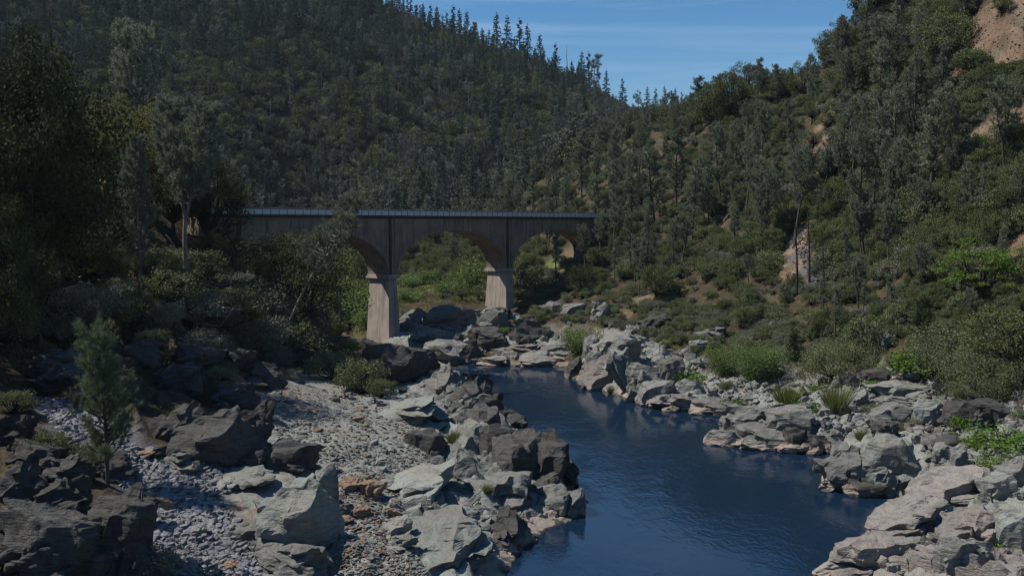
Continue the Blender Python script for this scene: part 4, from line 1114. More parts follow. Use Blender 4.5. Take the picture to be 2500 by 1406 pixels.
def make_bush(seed, r=1.6, h=1.8, leaf=.16, n=2600, stems=14, wispy=0.):
    """shrub: leaves along many stems that fan out of the ground"""
    rg = np.random.default_rng(seed); tr, cr = MB(), MB(); P = []
    for k in range(stems):
        a = rg.uniform(0, 6.28); o = rg.random() ** .6
        S = bez((math.cos(a) * r * .15, math.sin(a) * r * .15, -.15), (math.cos(a) * o * r / h, math.sin(a) * o * r / h, 1), h * rg.uniform(.7, 1.1), 5, rg, (math.cos(a) * .3 * o, math.sin(a) * .3 * o, 0), .08)
        tr.tube(S, np.linspace(.035, .01, len(S)), 3)
        m_ = n // stems
        t = rg.uniform(.12, 1, m_) * (len(S) - 1); i = np.minimum(t.astype(int), len(S) - 2)
        q = S[i] + (S[i + 1] - S[i]) * (t - i)[:, None]
        q += rg.normal(size=q.shape) * (r * (.20 - .08 * wispy)) * np.array([1, 1, .8])
        q[:, 2] = np.abs(q[:, 2] - .02) + .02
        P.append(q)
    leaves(cr, np.concatenate(P), leaf, rg, .3)
    return tr, cr
def make_broom(seed, r=.8, h=1.3, n=500, w=.03):
    rg = np.random.default_rng(seed); cr = MB()
    a = rg.uniform(0, 6.28, n); o = rg.random(n) ** .7
    C = np.stack([np.cos(a) * o * r * .35, np.sin(a) * o * r * .35, np.zeros(n)], 1)
    D = np.stack([np.cos(a) * o * r / h, np.sin(a) * o * r / h, np.ones(n)], 1)
    needles(cr, C, D, 1, h * 1.1, w, rg, .10)
    return None, cr

PROTO = {}
def proto(key, fn, leafmat, barkmat):
    if key not in PROTO:
        tr, cr = fn()
        PROTO[key] = (tr.mesh('trunk', M[barkmat], True) if tr and tr.v else None, cr.mesh('crown', M[leafmat]))
    return PROTO[key]
def place(name, pr, loc, scl, yaw, label, cat, group, crown_name='crown', trunk_name='trunk', tilt=(0, 0)):
    e = bpy.data.objects.new(name, None); COL.objects.link(e)
    e.location = [float(c) for c in loc]; e.scale = scl if isinstance(scl, (tuple, list)) else (scl,) * 3
    e.rotation_euler = (tilt[0], tilt[1], yaw); e.empty_display_size = .2
    tag(e, label, cat, group)
    if pr[0]: link(trunk_name, pr[0], e)
    if pr[1] and len(pr[1].polygons): link(crown_name, pr[1], e)
    return e
# kinds: (builder, leaf material, bark material, nominal height)
K = {}
for i in range(4):
    K['pine', i] = (lambda i=i: make_pine(300 + i, 15, ((i - 1.5) * .06, .03), 1 if i % 2 == 0 else 2 + (i == 3), .30, .20, 62, 7, 13, .40, .06), 'pine_needle', 'bark', 15)
    K['slender_pine', i] = (lambda i=i: make_pine(320 + i, 17, (.04 * (i - 1), .02), 1, .40, .125, 56, 6, 12, .40, .06, .1), 'pine_needle', 'bark', 17)
    K['oak', i] = (lambda i=i: make_oak(340 + i, 4, 3.4, 2.2, 85, 95, .26), 'oak_leaf', 'bark_dark', 8.5)
    K['shrub', i] = (lambda i=i: make_oak(360 + i, 2.6, 1.7, .15, 60, 75, .2, .27, .8, .5, .35), 'shrub_leaf', 'bark_dark', 3.3)
    K['grey_shrub', i] = (lambda i=i: make_oak(380 + i, 2.4, 1.6, .1, 55, 70, .17, .27, .8, .45, .35), 'shrub_grey', 'bark_grey', 3.1)
    K['willow', i] = (lambda i=i: make_bush(400 + i, 1.5, 2.2, .17, 2600, 16), 'willow_leaf', 'bark', 2.4)
for i in range(4):
    K['tall_pine', i] = (lambda i=i: make_pine(310 + i, 26, ((i - 1.5) * .05, .03), 1 if i % 2 == 0 else 2 + (i == 3), .26, .17, 130, 9, 17, .48, .06), 'pine_pale', 'bark_grey', 26)
for i in range(3):
    K['fir', i] = (lambda i=i: make_fir(420 + i, 24, .15, ragged=.35), 'fir_needle', 'bark_dark', 24)
    K['young_pine', i] = (lambda i=i: make_pine(440 + i, 9, (.02, 0), 1, .12, .25, 90, 7, 15, .38, .05, 0, .6), 'pine_green', 'bark', 9)
    K['snag', i] = (lambda i=i: make_pine(460 + i, 14, (.05 * i, .04), 1, .3, .09, 22, 2, 0, .3, .02, 1.0, .3), 'pine_needle', 'bark_dark', 14)
    K['broom', i] = (lambda i=i: make_broom(470 + i), 'green_grass', 'bark', 1.4)
    K['olive_oak', i] = (lambda i=i: make_oak(480 + i, 7.5, 6.2, 3., 170, 110, .27, .2), 'oak_olive', 'bark_dark', 14.)
    K['dark_oak', i] = (lambda i=i: make_oak(490 + i, 7.2, 7.2, 2.2, 190, 115, .28, .2), 'oak_dark', 'bark_dark', 15.5)
    K['big_shrub', i] = (lambda i=i: make_oak(520 + i, 5, 3.4, .2, 130, 110, .2, .24, .8, .5, .35), 'shrub_leaf', 'bark_dark', 6.3)
    K['big_willow', i] = (lambda i=i: make_bush(530 + i, 3.0, 5.0, .2, 9500, 42), 'willow_leaf', 'bark', 5.6)
    K['bright_bush', i] = (lambda i=i: make_bush(500 + i, 1.3, 1.0, .15, 1800, 14), 'bright_leaf', 'bark', 1.15)
    K['bright_tree', i] = (lambda i=i: make_oak(510 + i, 3.2, 2.6, 2.2, 40, 90, .22, .3, .35, .5), 'bright_leaf', 'bark_dark', 7.0)
NAMES = {'big_shrub': ('shrub', 'shrub'), 'big_willow': ('willow_bush', 'bush'), 'pine': ('pine_tree', 'pine tree'), 'tall_pine': ('pine_tree', 'pine tree'), 'slender_pine': ('pine_tree', 'pine tree'), 'oak': ('oak_tree', 'oak tree'), 'shrub': ('shrub', 'shrub'), 'grey_shrub': ('shrub', 'shrub'), 'willow': ('willow_bush', 'bush'),
         'fir': ('conifer_tree', 'conifer'), 'young_pine': ('young_pine_tree', 'pine tree'), 'snag': ('dead_tree', 'dead tree'), 'broom': ('grass_clump', 'grass clump'), 'olive_oak': ('oak_tree', 'oak tree'),
         'dark_oak': ('oak_tree', 'oak tree'), 'bright_bush': ('leafy_bush', 'bush'), 'bright_tree': ('broadleaf_tree', 'tree')}
def plant_at(loc, kind, i, height, label, group=None, wide=1.0, yaw=0., tilt=(0, 0)):
    fn, lm, bm_, h0 = K[kind, i]
    pr = proto((kind, i), fn, lm, bm_)
    s = height / h0; nm, cat = NAMES[kind]
    return place(nm, pr, (loc[0], loc[1], loc[2] - .1 * s), (s * wide, s * wide, s), yaw, label, cat, group, 'foliage' if 'bush' in nm or nm in ('shrub', 'grass_clump') else 'crown', 'stems' if nm in ('shrub', 'willow_bush', 'leafy_bush') else 'trunk', tilt)
def plant(px, py, top, kind, i, label, group=None, wide=1.0, yaw=None, tilt=(0, 0), Y=None):
    """px,py: foot of the plant in the photo, top: pixel row of its top; Y: distance where the foot is hidden"""
    if Y is not None:
        q = at(px, py, Y); q[2] = float(ground(q[0], q[1]))
        ztop = at(px, top, Y)[2]
    else:
        q = hit(px, py)
        if q is None: return
        ztop = at(px, top, q[1])[2]
    return plant_at(q, kind, i, max(ztop - q[2], .4), label, group, wide, yaw if yaw is not None else (px * 1.7) % 6.28, tilt)

K['big_young_pine', 0] = (lambda: make_pine(446, 20, (.02, 0), 1, .12, .24, 170, 9, 15, .45, .055, 0, .6), 'pine_green', 'bark', 20)
NAMES['big_young_pine'] = ('pine_tree', 'pine tree')
# --- left side, one by one
left = [
 (50, 560, 30, 'dark_oak', 0, 'large dark oak at the upper left edge', .72, 118),
 (-60, 600, 250, 'dark_oak', 1, 'dark oak cut off by the left edge', .8, 112),
 (150, 560, 195, 'big_young_pine', 0, 'dense green pine left of the olive oak', .8, 132),
 (45, 640, 200, 'tall_pine', 0, 'wispy grey pine at the left edge before the dark oak', .8, 124),
 (350, 560, 30, 'tall_pine', 3, 'tall forked grey pine rising above the olive oak', .85, 205),
 (315, 470, 245, 'olive_oak', 0, 'olive-yellow round oak on the left slope', 1.15, 178),
 (230, 600, 330, 'dark_oak', 2, 'dark oak below and left of the olive oak', .9, 150),
 (450, 650, 225, 'tall_pine', 1, 'large wispy pine with leaning trunk left of the bridge', .95, 158),
 (345, 690, 320, 'tall_pine', 2, 'grey-green pine between olive oak and large wispy pine', .9, 145),
 (425, 650, 400, 'dark_oak', 1, 'dark oak behind the large wispy pine trunk', .8, 180),
 (510, 650, 345, 'dark_oak', 0, 'black-green oak hiding the left end of the bridge', .85, 182),
 (715, 792, 555, 'dark_oak', 1, 'dense dark oak before the left arch of the bridge', 1.15, 178),
 (620, 780, 610, 'dark_oak', 2, 'dark oak left of the dense oak at the arch', .8, 176),
 (150, 330, 0, 'snag', 1, 'thin leaning dead trunk against the far hill, upper left', 1, 230),
 (195, 480, 150, 'snag', 2, 'bare grey tree right of the dense green pine', 1, 190),
 (180, 660, 500, 'oak', 1, 'small oak below the dense green pine', 1.0, 140),
 (520, 720, 560, 'dark_oak', 2, 'dark oak below the black-green oak', .9, 172),
 (-40, 900, 480, 'dark_oak', 1, 'shaded oak on the slope at the left edge', .7, 105),
 (880, 690, 610, 'oak', 2, 'bright rounded tree behind the left bridge pier', .5, 320),
]
for (px, py, top, kd, i, lb, wd, Y) in left:
    plant(px, py, top, kd, i, lb, None, wd, None, (0, 0), Y)
# leaning grey pine before the bridge: bare bent trunk, thin crown drooping to the right
K['lone_pine', 0] = (lambda: make_pine(778, 14, (0, 0), 1, .19, .31, 150, 8, 15, .5, .026, 0, .5), 'young_needle', 'bark', 14)
NAMES['lone_pine'] = ('young_pine_tree', 'pine tree')
plant(263, 1186, 785, 'lone_pine', 0, 'young grey-green pine standing alone in the scree', None, .86)
K['leaning_pine', 0] = (lambda: make_pine(777, 17, (.28, .05), 1, .50, .20, 50, 7, 11, .42, .05, .15, .3, .6, (.42, 0, -.12)), 'pine_needle', 'bark_grey', 15.5)
NAMES['leaning_pine'] = ('leaning_pine_tree', 'pine tree')
q = at(676, 752, 166); q[2] = float(ground(q[0], q[1]))
plant_at(q, 'leaning_pine', 0, at(690, 420, q[1])[2] - q[2], 'leaning grey pine with bare trunk crossing in front of the bridge', yaw=.0)

# shrubs on the left slope
lsh = [(480, 790, 90, 'grey_shrub'), (560, 800, 110, 'shrub'), (640, 800, 110, 'grey_shrub'), (720, 820, 120, 'grey_shrub'), (780, 815, 70, 'shrub'), (830, 815, 70, 'broom'), (500, 860, 60, 'grey_shrub'), (330, 800, 90, 'shrub'),
       (200, 790, 110, 'grey_shrub'), (60, 740, 90, 'shrub'), (130, 660, 90, 'shrub'), (420, 740, 90, 'shrub'), (560, 720, 70, 'grey_shrub'), (370, 860, 60, 'shrub'), (680, 900, 60, 'grey_shrub'), (760, 860, 60, 'shrub'),
       (820, 930, 80, 'shrub'), (880, 960, 90, 'shrub'), (930, 970, 50, 'shrub'), (850, 870, 50, 'willow'), (660, 760, 80, 'shrub'), (440, 680, 80, 'shrub'), (30, 1010, 60, 'shrub'), (110, 1110, 60, 'shrub'), (190, 1130, 50, 'shrub'),
       (20, 840, 100, 'shrub'), (290, 740, 70, 'shrub'), (240, 860, 50, 'shrub'), (600, 860, 60, 'shrub'), (540, 930, 40, 'shrub'), (90, 1330, 60, 'shrub'), (340, 1240, 40, 'willow'), (60, 560, 90, 'oak'), (730, 760, 70, 'grey_shrub'),
       (10, 700, 110, 'shrub'), (250, 700, 100, 'oak'), (370, 700, 90, 'shrub'), (480, 700, 90, 'shrub'), (150, 830, 60, 'grey_shrub'), (410, 800, 70, 'grey_shrub')]
lsh += [(655, 855, 95, 'grey_shrub'), (690, 865, 100, 'shrub'), (725, 860, 90, 'grey_shrub'), (610, 850, 90, 'grey_shrub'), (760, 850, 70, 'shrub')]
lsh.sort()
for n_, (px, py, hpx, kd) in enumerate(lsh):
    q = hit(px, py)
    if q is not None:
        plant_at(q, kd, n_ % 3, hpx * q[1] / F, 'dusty %s on the dark left slope, %s from the left' % ({'grey_shrub': 'grey shrub', 'shrub': 'green shrub', 'broom': 'spiky broom', 'willow': 'leafy shrub', 'oak': 'scrub oak'}[kd], ordinal(n_)), 'shrubs on the left slope', random.Random(n_).uniform(.9, 1.35), n_ * 1.3)
plant(385, 1400, 1330, 'grey_shrub', 0, 'yellow-flowering broom at the foot of the shade-black cliff', None, 1.3)
pb = hit(385, 1400)
rg = np.random.default_rng(3); mbf = MB()
d_ = rg.normal(size=(140, 3)); d_ /= np.linalg.norm(d_, axis=1)[:, None]; d_[:, 2] = np.abs(d_[:, 2]); Pf = d_ * np.array([2.1, 2.1, 1.5]) + np.array([0, 0, 1.5]); leaves(mbf, Pf, .14, rg)
fl = link('blossom', mbf.mesh('blossom', M['yellow_flower'])); fl.parent = [o for o in bpy.data.objects if o.get('label', '').startswith('yellow-flowering broom')][0]; fl.location = (0, 0, .1)

# --- bushes on the right bank, one by one
rb = [
 (1425, 870, 782, 'big_willow', 'bright willow between far-shore slabs and leaning slabs', 1.15), (1770, 915, 830, 'big_willow', 'dark green bush left of the light green pair', 1.1), (1855, 925, 825, 'big_willow', 'large light green bush on the right bank', 1.3),
 (2045, 930, 830, 'big_shrub', 'big round grey-green bush above the rubble', 1.25), (1935, 880, 800, 'young_pine', 'small dark pine among the right bank bushes', 1.2), (2040, 1005, 925, 'broom', 'tall olive grass clump behind the promontory', 1.0),
 (1920, 985, 930, 'broom', 'bright grass clump above the promontory', 1.4), (1965, 1005, 975, 'bright_bush', 'low bright bush behind the promontory', 1.5), (1680, 930, 900, 'bright_bush', 'vivid green bush on the leaning slabs', 1.4),
 (1785, 990, 965, 'bright_bush', 'vivid bush at the end of the low waterline slab', 1.3), (2100, 1072, 1045, 'broom', 'green tuft between promontory and tall boulder', 1.2), (2380, 1040, 1005, 'bright_bush', 'green brambles under the dark ledge', 1.5),
 (2420, 1165, 1095, 'willow', 'green bush among boulders near the right edge', 1.2), (2340, 1165, 1140, 'broom', 'grass clump below the grey pointed boulder', 1.6), (2470, 1090, 1030, 'bright_bush', 'spreading brambles at the right edge', 2.0),
 (2400, 1090, 1060, 'bright_bush', 'brambles left of the spreading edge brambles', 1.8), (2250, 880, 720, 'young_pine', 'dark dense young pine on the slope above the rubble', 1.1), (2280, 900, 835, 'bright_bush', 'bright vine-like bush below the dark young pine', 1.6),
 (2390, 760, 580, 'bright_tree', 'bright green open tree on the right slope', 1.0), (2350, 930, 800, 'big_shrub', 'large grey-green bush on the slope at the right', 1.3), (2420, 960, 850, 'big_shrub', 'pale bush below the large grey-green slope bush', 1.4), (2460, 930, 740, 'oak', 'dark oak at the right edge above the rubble', 1.1),
 (2390, 1000, 910, 'big_shrub', 'feathery bush on top of the dark ledge', 1.2), (2450, 1345, 1310, 'bright_bush', 'small yellow-flowered plant in the foreground rocks', 1.0), (2170, 1362, 1345, 'broom', 'dry tuft on the long foreground slab', 1.6),
 (1110, 1080, 1045, 'broom', 'green tuft beside the grey upright block', 1.3), (1190, 1205, 1175, 'broom', 'green tuft below the rounded grey rock', 1.0), (1270, 1180, 1160, 'broom', 'tiny tuft below the dark square block', 1.0),
 (1490, 960, 935, 'broom', 'tuft in the crack of the leaning slab', .8), (2035, 845, 690, 'slender_pine', 'slim young pine above the big round bush', 1.0), (2120, 850, 770, 'shrub', 'leafy shrub left of the dark young pine', 1.1),
 (1820, 800, 745, 'oak', 'round dark shrub above the perched boulder', 1.2), (1600, 740, 640, 'oak', 'dark green oak left of the slope shrubs', .9), (1260, 720, 640, 'shrub', 'shrub behind the right pier', 1.1), (1420, 720, 640, 'dark_oak', 'dark bush right of the right arch', 1.0),
]
for n_, (px, py, top, kd, lb, wd) in enumerate(rb):
    plant(px, py, top, kd, n_ % 3, lb, None, wd)

# --- right hill: pines with visible trunks, then shrubs filling the slope
pines_r = [(1930, 235, 165, 'slender_pine'), (1975, 240, 170, 'pine'), (2010, 215, 140, 'pine'), (2030, 190, 110, 'oak'), (2050, 165, 70, 'pine'), (2085, 110, 10, 'pine'), (2070, 130, 60, 'oak'), (2045, 130, 50, 'oak'), (2075, 90, -20, 'pine'), (2095, 60, -60, 'oak'), (2110, 20, -110, 'pine'), (2020, 215, 120, 'pine'), (2040, 180, 60, 'oak'), (1960, 260, 150, 'oak'), (1820, 240, 150, 'oak'), (1870, 220, 165, 'oak'), (1910, 225, 165, 'oak'), (1750, 270, 190, 'oak'), (2140, 60, -100, 'oak'), (2065, 160, 60, 'oak'), (2110, 175, -60, 'pine'), (2180, 210, -30, 'pine'), (2240, 240, 20, 'slender_pine'), (2060, 230, 40, 'pine'), (2310, 200, 20, 'oak'), (2390, 190, 120, 'oak'), (1985, 270, 130, 'pine'), (1850, 250, 140, 'pine'), (1895, 260, 150, 'slender_pine'), (1935, 260, 160, 'slender_pine'),
           (1700, 330, 185, 'pine'), (1780, 300, 170, 'oak'), (1740, 330, 210, 'oak'), (1640, 380, 250, 'pine'), (1560, 430, 280, 'pine'), (1500, 470, 310, 'pine'), (1420, 500, 340, 'pine'), (1360, 520, 380, 'pine'), (1300, 540, 400, 'slender_pine'), (1540, 600, 380, 'slender_pine'),
           (1500, 620, 400, 'slender_pine'), (1600, 560, 380, 'pine'), (1690, 600, 400, 'slender_pine'), (1650, 540, 330, 'pine'), (1760, 500, 320, 'pine'), (1820, 540, 350, 'pine'), (1890, 560, 400, 'pine'), (1940, 600, 380, 'pine'), (1975, 705, 500, 'snag'), (1945, 720, 520, 'snag'), (2010, 740, 560, 'snag'),
           (2110, 660, 330, 'pine'), (2075, 480, 250, 'pine'), (2130, 540, 270, 'slender_pine'), (2055, 450, 280, 'pine'), (2190, 480, 230, 'pine'), (2265, 550, 220, 'slender_pine'), (2170, 560, 360, 'slender_pine'), (2240, 380, 150, 'pine'), (2290, 330, 120, 'pine'), (2155, 330, 120, 'pine'), (2200, 520, 330, 'snag'),
           (1460, 560, 450, 'pine'), (1580, 660, 500, 'slender_pine'), (1790, 640, 520, 'slender_pine'), (1380, 560, 450, 'slender_pine'), (1340, 600, 500, 'slender_pine'), (1240, 580, 470, 'slender_pine'), (1650, 680, 560, 'pine'), (1730, 560, 420, 'slender_pine'), (1860, 640, 500, 'slender_pine'), (1460, 650, 540, 'pine'), (1500, 700, 600, 'slender_pine'), (1550, 700, 590, 'slender_pine')]
pines_r.sort()
pines_r = [(a, b, c - (25 if k != 'oak' and b > 300 and not (a < 1750 and c < 330) else 0), k) for a, b, c, k in pines_r]
for n_, (px, py, top, kd) in enumerate(pines_r):
    what = {'pine': 'grey-green pine with open crown', 'slender_pine': 'slim pine with bare lower trunk', 'oak': 'dark leafy oak', 'snag': 'bare dead trunk'}[kd]
    plant(px, py, top, kd, n_ % 3, f'{what} on the right hill, {ordinal(n_)} from the left', 'trees of the right hill', random.Random(n_).uniform(.75, 1.1), n_ * 2.1)
hill_r = [(950, 640), (1000, 590), (1150, 540), (1200, 530), (1300, 470), (1450, 360), (1560, 310), (1700, 260), (1850, 200), (2010, 240), (2060, 130), (2110, 0), (2500, 0), (2500, 860), (2300, 860), (2100, 830), (1850, 800), (1650, 770), (1480, 730), (1300, 730), (1200, 740), (1040, 740), (960, 700)]
rnd = random.Random(11)
def bare_ok(x, y):
    q = hit(x, y)
    return q is not None and mask_at(soil, q[0], q[1]) < .3 and mask_at(grey, q[0], q[1]) < .3 and q[1] < 520
pts = sample(hill_r, 430, rnd, bare_ok)
pts.sort(key=lambda p: p[1])
zone = lambda x, y: ('near the top of the right hill' if y < 300 else 'low on the right hill above the boulders' if y > 640 else 'midway up the right hill') if x > 1550 else 'on the slope behind the bridge'
for n_, (x, y) in enumerate(pts):
    q = hit(x, y)
    r_ = rnd.random()
    if q[1] > 300: kd = 'pine' if r_ < .3 else 'slender_pine' if r_ < .4 else 'oak' if r_ < .7 else 'shrub'
    else: kd = 'pine' if r_ < .17 else 'slender_pine' if r_ < .26 else 'oak' if r_ < .44 else 'grey_shrub' if r_ < .56 else 'shrub'
    if x > 2290 and 160 < y < 430 and 'pine' in kd: kd = 'shrub'
    hh = {'pine': rnd.uniform(11, 19), 'slender_pine': rnd.uniform(11, 19), 'oak': rnd.uniform(4, 7.5), 'shrub': rnd.uniform(2.2, 4.6), 'grey_shrub': rnd.uniform(2., 3.8)}[kd]
    if y > 690: hh *= .6
    if 1400 < x < 1760 and y < 390: hh *= .5
    what = {'pine': 'grey-green pine', 'slender_pine': 'slim pine', 'oak': 'scrub oak', 'shrub': 'round green shrub', 'grey_shrub': 'round grey-green shrub'}[kd]
    plant_at(q, kd, rnd.randrange(4), hh, f'{what} {zone(x, y)}', f'{what}s {zone(x, y)}', rnd.uniform(.9, 1.5) if 'shrub' in kd else rnd.uniform(.8, 1.1), rnd.uniform(0, 6.28))
for n_, (x, y, hh) in enumerate([(835, 800, 60), (860, 790, 75), (880, 760, 70), (845, 760, 70), (870, 730, 60), (900, 800, 50), (990, 735, 40), (1010, 700, 40), (890, 700, 90), (905, 660, 60), (1150, 700, 60), (1100, 720, 50), (1060, 690, 45), (1180, 690, 70)]):
    q = hit(x, y)
    if q is not None: plant_at(q, 'willow', n_ % 4, hh * q[1] / F, f'light green riverside willow under the arches, {ordinal(sorted([835, 860, 880, 845, 870, 900, 990, 1010, 890, 905, 1150, 1100, 1060, 1180]).index(x))} from the left', 'willows under the arches', 1.5, n_)
# low growth on the banks
for nm, poly, n, lb in (('right bank', rubble_r, 46, 'low green plant between the right bank boulders'), ('shore', [(1440, 740), (1640, 800), (1850, 850), (2140, 880), (1850, 930), (1560, 830)], 60, 'low bush where right bank boulders meet the brush'),
                        ('far shore', [(980, 750), (1400, 740), (1480, 800), (1300, 820), (1000, 800)], 30, 'low bush among rocks beneath the bridge'), ('bench', [(640, 860), (900, 830), (1000, 900), (900, 960), (700, 930)], 26, 'low bush among rocks left of the knob')):
    rnd = random.Random(len(nm))
    for (x, y) in sample(poly, n, rnd):
        q = hit(x, y)
        if q is None or q[2] < .5: continue
        kd = rnd.choice(['bright_bush', 'willow', 'broom', 'grey_shrub', 'shrub', 'shrub'])
        w_ = {'bright_bush': 'bright bush', 'willow': 'light green bush', 'broom': 'grass clump', 'grey_shrub': 'grey bush', 'shrub': 'green bush'}[kd]
        plant_at(q, kd, rnd.randrange(3), rnd.uniform(.5, 1.3) * (1.6 if nm != 'right bank' else 1), lb.replace('low green plant', 'low ' + w_).replace('low bush', 'low ' + w_), f'low {w_}es of the {nm}', rnd.uniform(1, 1.6), rnd.uniform(0, 6))
# dry and green grass: stuff
def grass_mass(name, poly, n, h, w, mat, label, seed, per=9, r=.5):
    rnd = random.Random(seed); rg = np.random.default_rng(seed); C = []
    for (x, y) in sample(poly, n, rnd):
        q = hit(x, y)
        if q is not None and q[2] > .6: C.append(q)
    if not C: return
    C = np.repeat(np.array(C), per, 0); off = rg.normal(size=(len(C), 2)) * r
    C[:, 0] += off[:, 0]; C[:, 1] += off[:, 1]; C[:, 2] = ground(C[:, 0], C[:, 1]) - .03
    mb = MB(); needles(mb, C, np.tile([0, 0, 1.], (len(C), 1)), 3, h, w, rg, .35)
    tag(link(name, mb.mesh(name, M[mat])), label, None, None, 'stuff')
grass_mass('dry_grass', [(1440, 700), (1640, 760), (1900, 830), (2300, 880), (2480, 980), (2300, 960), (1900, 930), (1560, 830), (1440, 790)], 900, .55, .05, 'dry_grass', 'dry tan grass on the upper right bank', 31)
grass_mass('hill_grass', [(1550, 480), (2030, 300), (2480, 300), (2480, 860), (2000, 820), (1600, 740)], 1100, .7, .08, 'dry_grass', 'dry grass patches between shrubs of the right hill', 32, 8, .8)
grass_mass('meadow_grass', [(830, 700), (920, 690), (1100, 660), (1350, 680), (1350, 740), (1000, 745), (900, 820), (830, 800)], 900, .9, .12, 'green_grass', 'green meadow grass on the far bank under the arches', 33, 10, 1.)
grass_mass('slope_grass', [(0, 620), (500, 620), (700, 800), (900, 850), (800, 940), (600, 860), (300, 880), (0, 900)], 800, .5, .045, 'dry_grass', 'dry grass on the dark left slope', 34, 7, .5)

# ------------------------------------------------------------------ wooded hill far behind
def far_mesh(name, tr, cr, lm, bm_='bark_dark'):
    mb = MB()
    for src, k in ((cr, 0), (tr, 1)):
        if src is None or not src.v: continue
        V = np.concatenate(src.v)
        mb.add(V, T=np.concatenate(src.t) if src.t else None, Q=np.concatenate(src.q) if src.q else None, mat=k)
    return mb.mesh(name, [M[lm], M[bm_]])
FAR = {'oak': [far_mesh('oak_tree', *make_oak(600 + i, 4.8, 4.0, 1.6, 34, 40, .58, .33, .8, .6), 'far_oak') for i in range(5)],
       'pine': [far_mesh('pine_tree', *make_pine(620 + i, 15, (.05 * i - .07, .02), 1 + (i % 2), .3, .19, 30, 5, 4, .8, .2), 'far_pine') for i in range(4)],
       'fir': [far_mesh('conifer_tree', *make_fir(640 + i, 24, .13 + .02 * i, 0, 5, 1.1, .42, 22, .1, .3), 'fir_needle') for i in range(3)],
       'snag': [far_mesh('dead_tree', *make_pine(660 + i, 16, (.06 * i, 0), 1, .4, .06, 12, 1, 0, .3, .02, 1, .2), 'far_pine', 'bark_grey') for i in range(2)]}
# skyline conifers, left to right
sky_t = [(905, 60, 5), (925, 55, 0), (948, 62, 8), (968, 66, 12), (985, 66, 6), (1003, 68, -2), (1018, 70, 10), (1033, 76, 18), (1052, 84, 12), (1066, 86, 15), (1078, 90, 40), (1106, 96, 14), (1122, 98, 22), (1140, 105, 28), (1160, 112, 52), (1212, 120, 32), (1238, 128, 40), (1268, 138, 46),
         (1288, 142, 60), (1318, 150, 84), (1357, 170, 106), (1386, 182, 100), (1420, 200, 126), (1436, 205, 128), (1450, 208, 126), (1480, 222, 172), (1520, 248, 190), (1560, 258, 222), (1600, 262, 215), (1622, 266, 210), (1648, 268, 216), (1665, 268, 224), (1580, 258, 212)]
sky_t.sort()
for n_, (px, py, top) in enumerate(sky_t):
    Y = None
    for yy in np.linspace(760, 1600, 400):          # find the crest along this line of sight
        zz_ = float(ground(at(px, py, yy)[0], yy)); ppx, ppy = to_px(at(px, py, yy)[0], yy, zz_)
        if Y is None or ppy < best: Y, best = yy, ppy
    x = at(px, py, Y)[0]; gz = float(ground(x, Y))
    kind = 'snag' if px in (1386, 1078) else 'pine' if px in (1018, 1450, 1160, 1560) else 'fir'
    me = FAR[kind][n_ % len(FAR[kind])]
    hh = max(at(px, top, Y)[2] - gz, 9); h0 = {'fir': 24, 'pine': 15, 'snag': 16}[kind]
    o = link('dead_tree' if kind == 'snag' else 'conifer_tree', me, None, (x, Y, gz - .5), (0, 0, n_), (hh / h0 * 1.05,) * 2 + (hh / h0,))
    tag(o, f'{"bare dead trunk" if kind == "snag" else "dark spire conifer"} on the far skyline, {ordinal(n_)} from the left', 'dead tree' if kind == 'snag' else 'conifer', 'trees on the far skyline')

rg = np.random.default_rng(77)
# candidate trees over the hill, in plan
hill_poly = [(-150, -260), (880, -60), (1000, 40), (1200, 95), (1400, 170), (1520, 225), (1760, 250), (1760, 280), (1560, 330), (1450, 380), (1300, 450), (1230, 530), (1200, 560), (1130, 590), (1000, 620), (900, 650), (830, 690), (560, 620), (400, 500), (-150, 400)]
cand = []
Ys = np.sqrt(rg.uniform(300 ** 2, 1500 ** 2, 90000)); Xs = Ys * rg.uniform(-.60, .30, 90000)
Zs = ground(Xs, Ys); rd = river_dist(Xs, Ys)
ppx, ppy = to_px(Xs, Ys, Zs)
keep = (rd > 6) & np.array([inpoly(a_, b_ - 4, hill_poly) for a_, b_ in zip(ppx, ppy)])
for t_ in np.linspace(.3, .985, 36):
    keep &= ground(Xs * t_, Ys * t_) <= CAM_H + (Zs + 7 - CAM_H) * t_
vis = np.nonzero(keep)[0].tolist()
# thin out by spacing on the ground
sel, cell = [], {}
for k in vis:
    d = 3.2 + Ys[k] * .0016
    key = (int(Xs[k] // 8), int(Ys[k] // 8)); ok = True
    for a in (-1, 0, 1):
        for b in (-1, 0, 1):
            for j in cell.get((key[0] + a, key[1] + b), []):
                if (Xs[k] - Xs[j]) ** 2 + (Ys[k] - Ys[j]) ** 2 < d * d: ok = False
    if ok: sel.append(k); cell.setdefault(key, []).append(k)
sel.sort(key=lambda k: Ys[k])
print('far trees', len(sel))
def far_kind(k):
    n = float(vnoise(np.array([[Xs[k] / 60, Ys[k] / 60, 3.3]]), 9)[0]); r = rg.random()
    if r < .035: return 'snag'
    hgt_ = Zs[k]
    if ppx[k] > 1430: return 'pine' if r < .5 else 'oak'
    if hgt_ > 120 and r < .24: return 'fir'
    if r < .10: return 'fir'
    if n > .15 or hgt_ < 70: return 'pine' if r < .62 else 'oak'
    return 'pine' if r < .27 else 'oak'
kinds = [far_kind(k) for k in sel]
size = {'oak': (6.8, 12.8), 'pine': (12, 21), 'fir': (18, 32), 'snag': (14, 24)}
h0 = {'oak': 8.8, 'pine': 15, 'fir': 24, 'snag': 16}
def bearing(k):
    x = ppx[k]
    side = 'at the left of the far hill' if x < 420 else 'left of the middle of the far hill' if x < 800 else 'above the bridge on the far hill' if x < 1300 else 'at the right end of the far hill'
    row = 'foot' if Ys[k] < 480 else 'lower slope'
    return row, side
nind = 0
stuff_pts = []
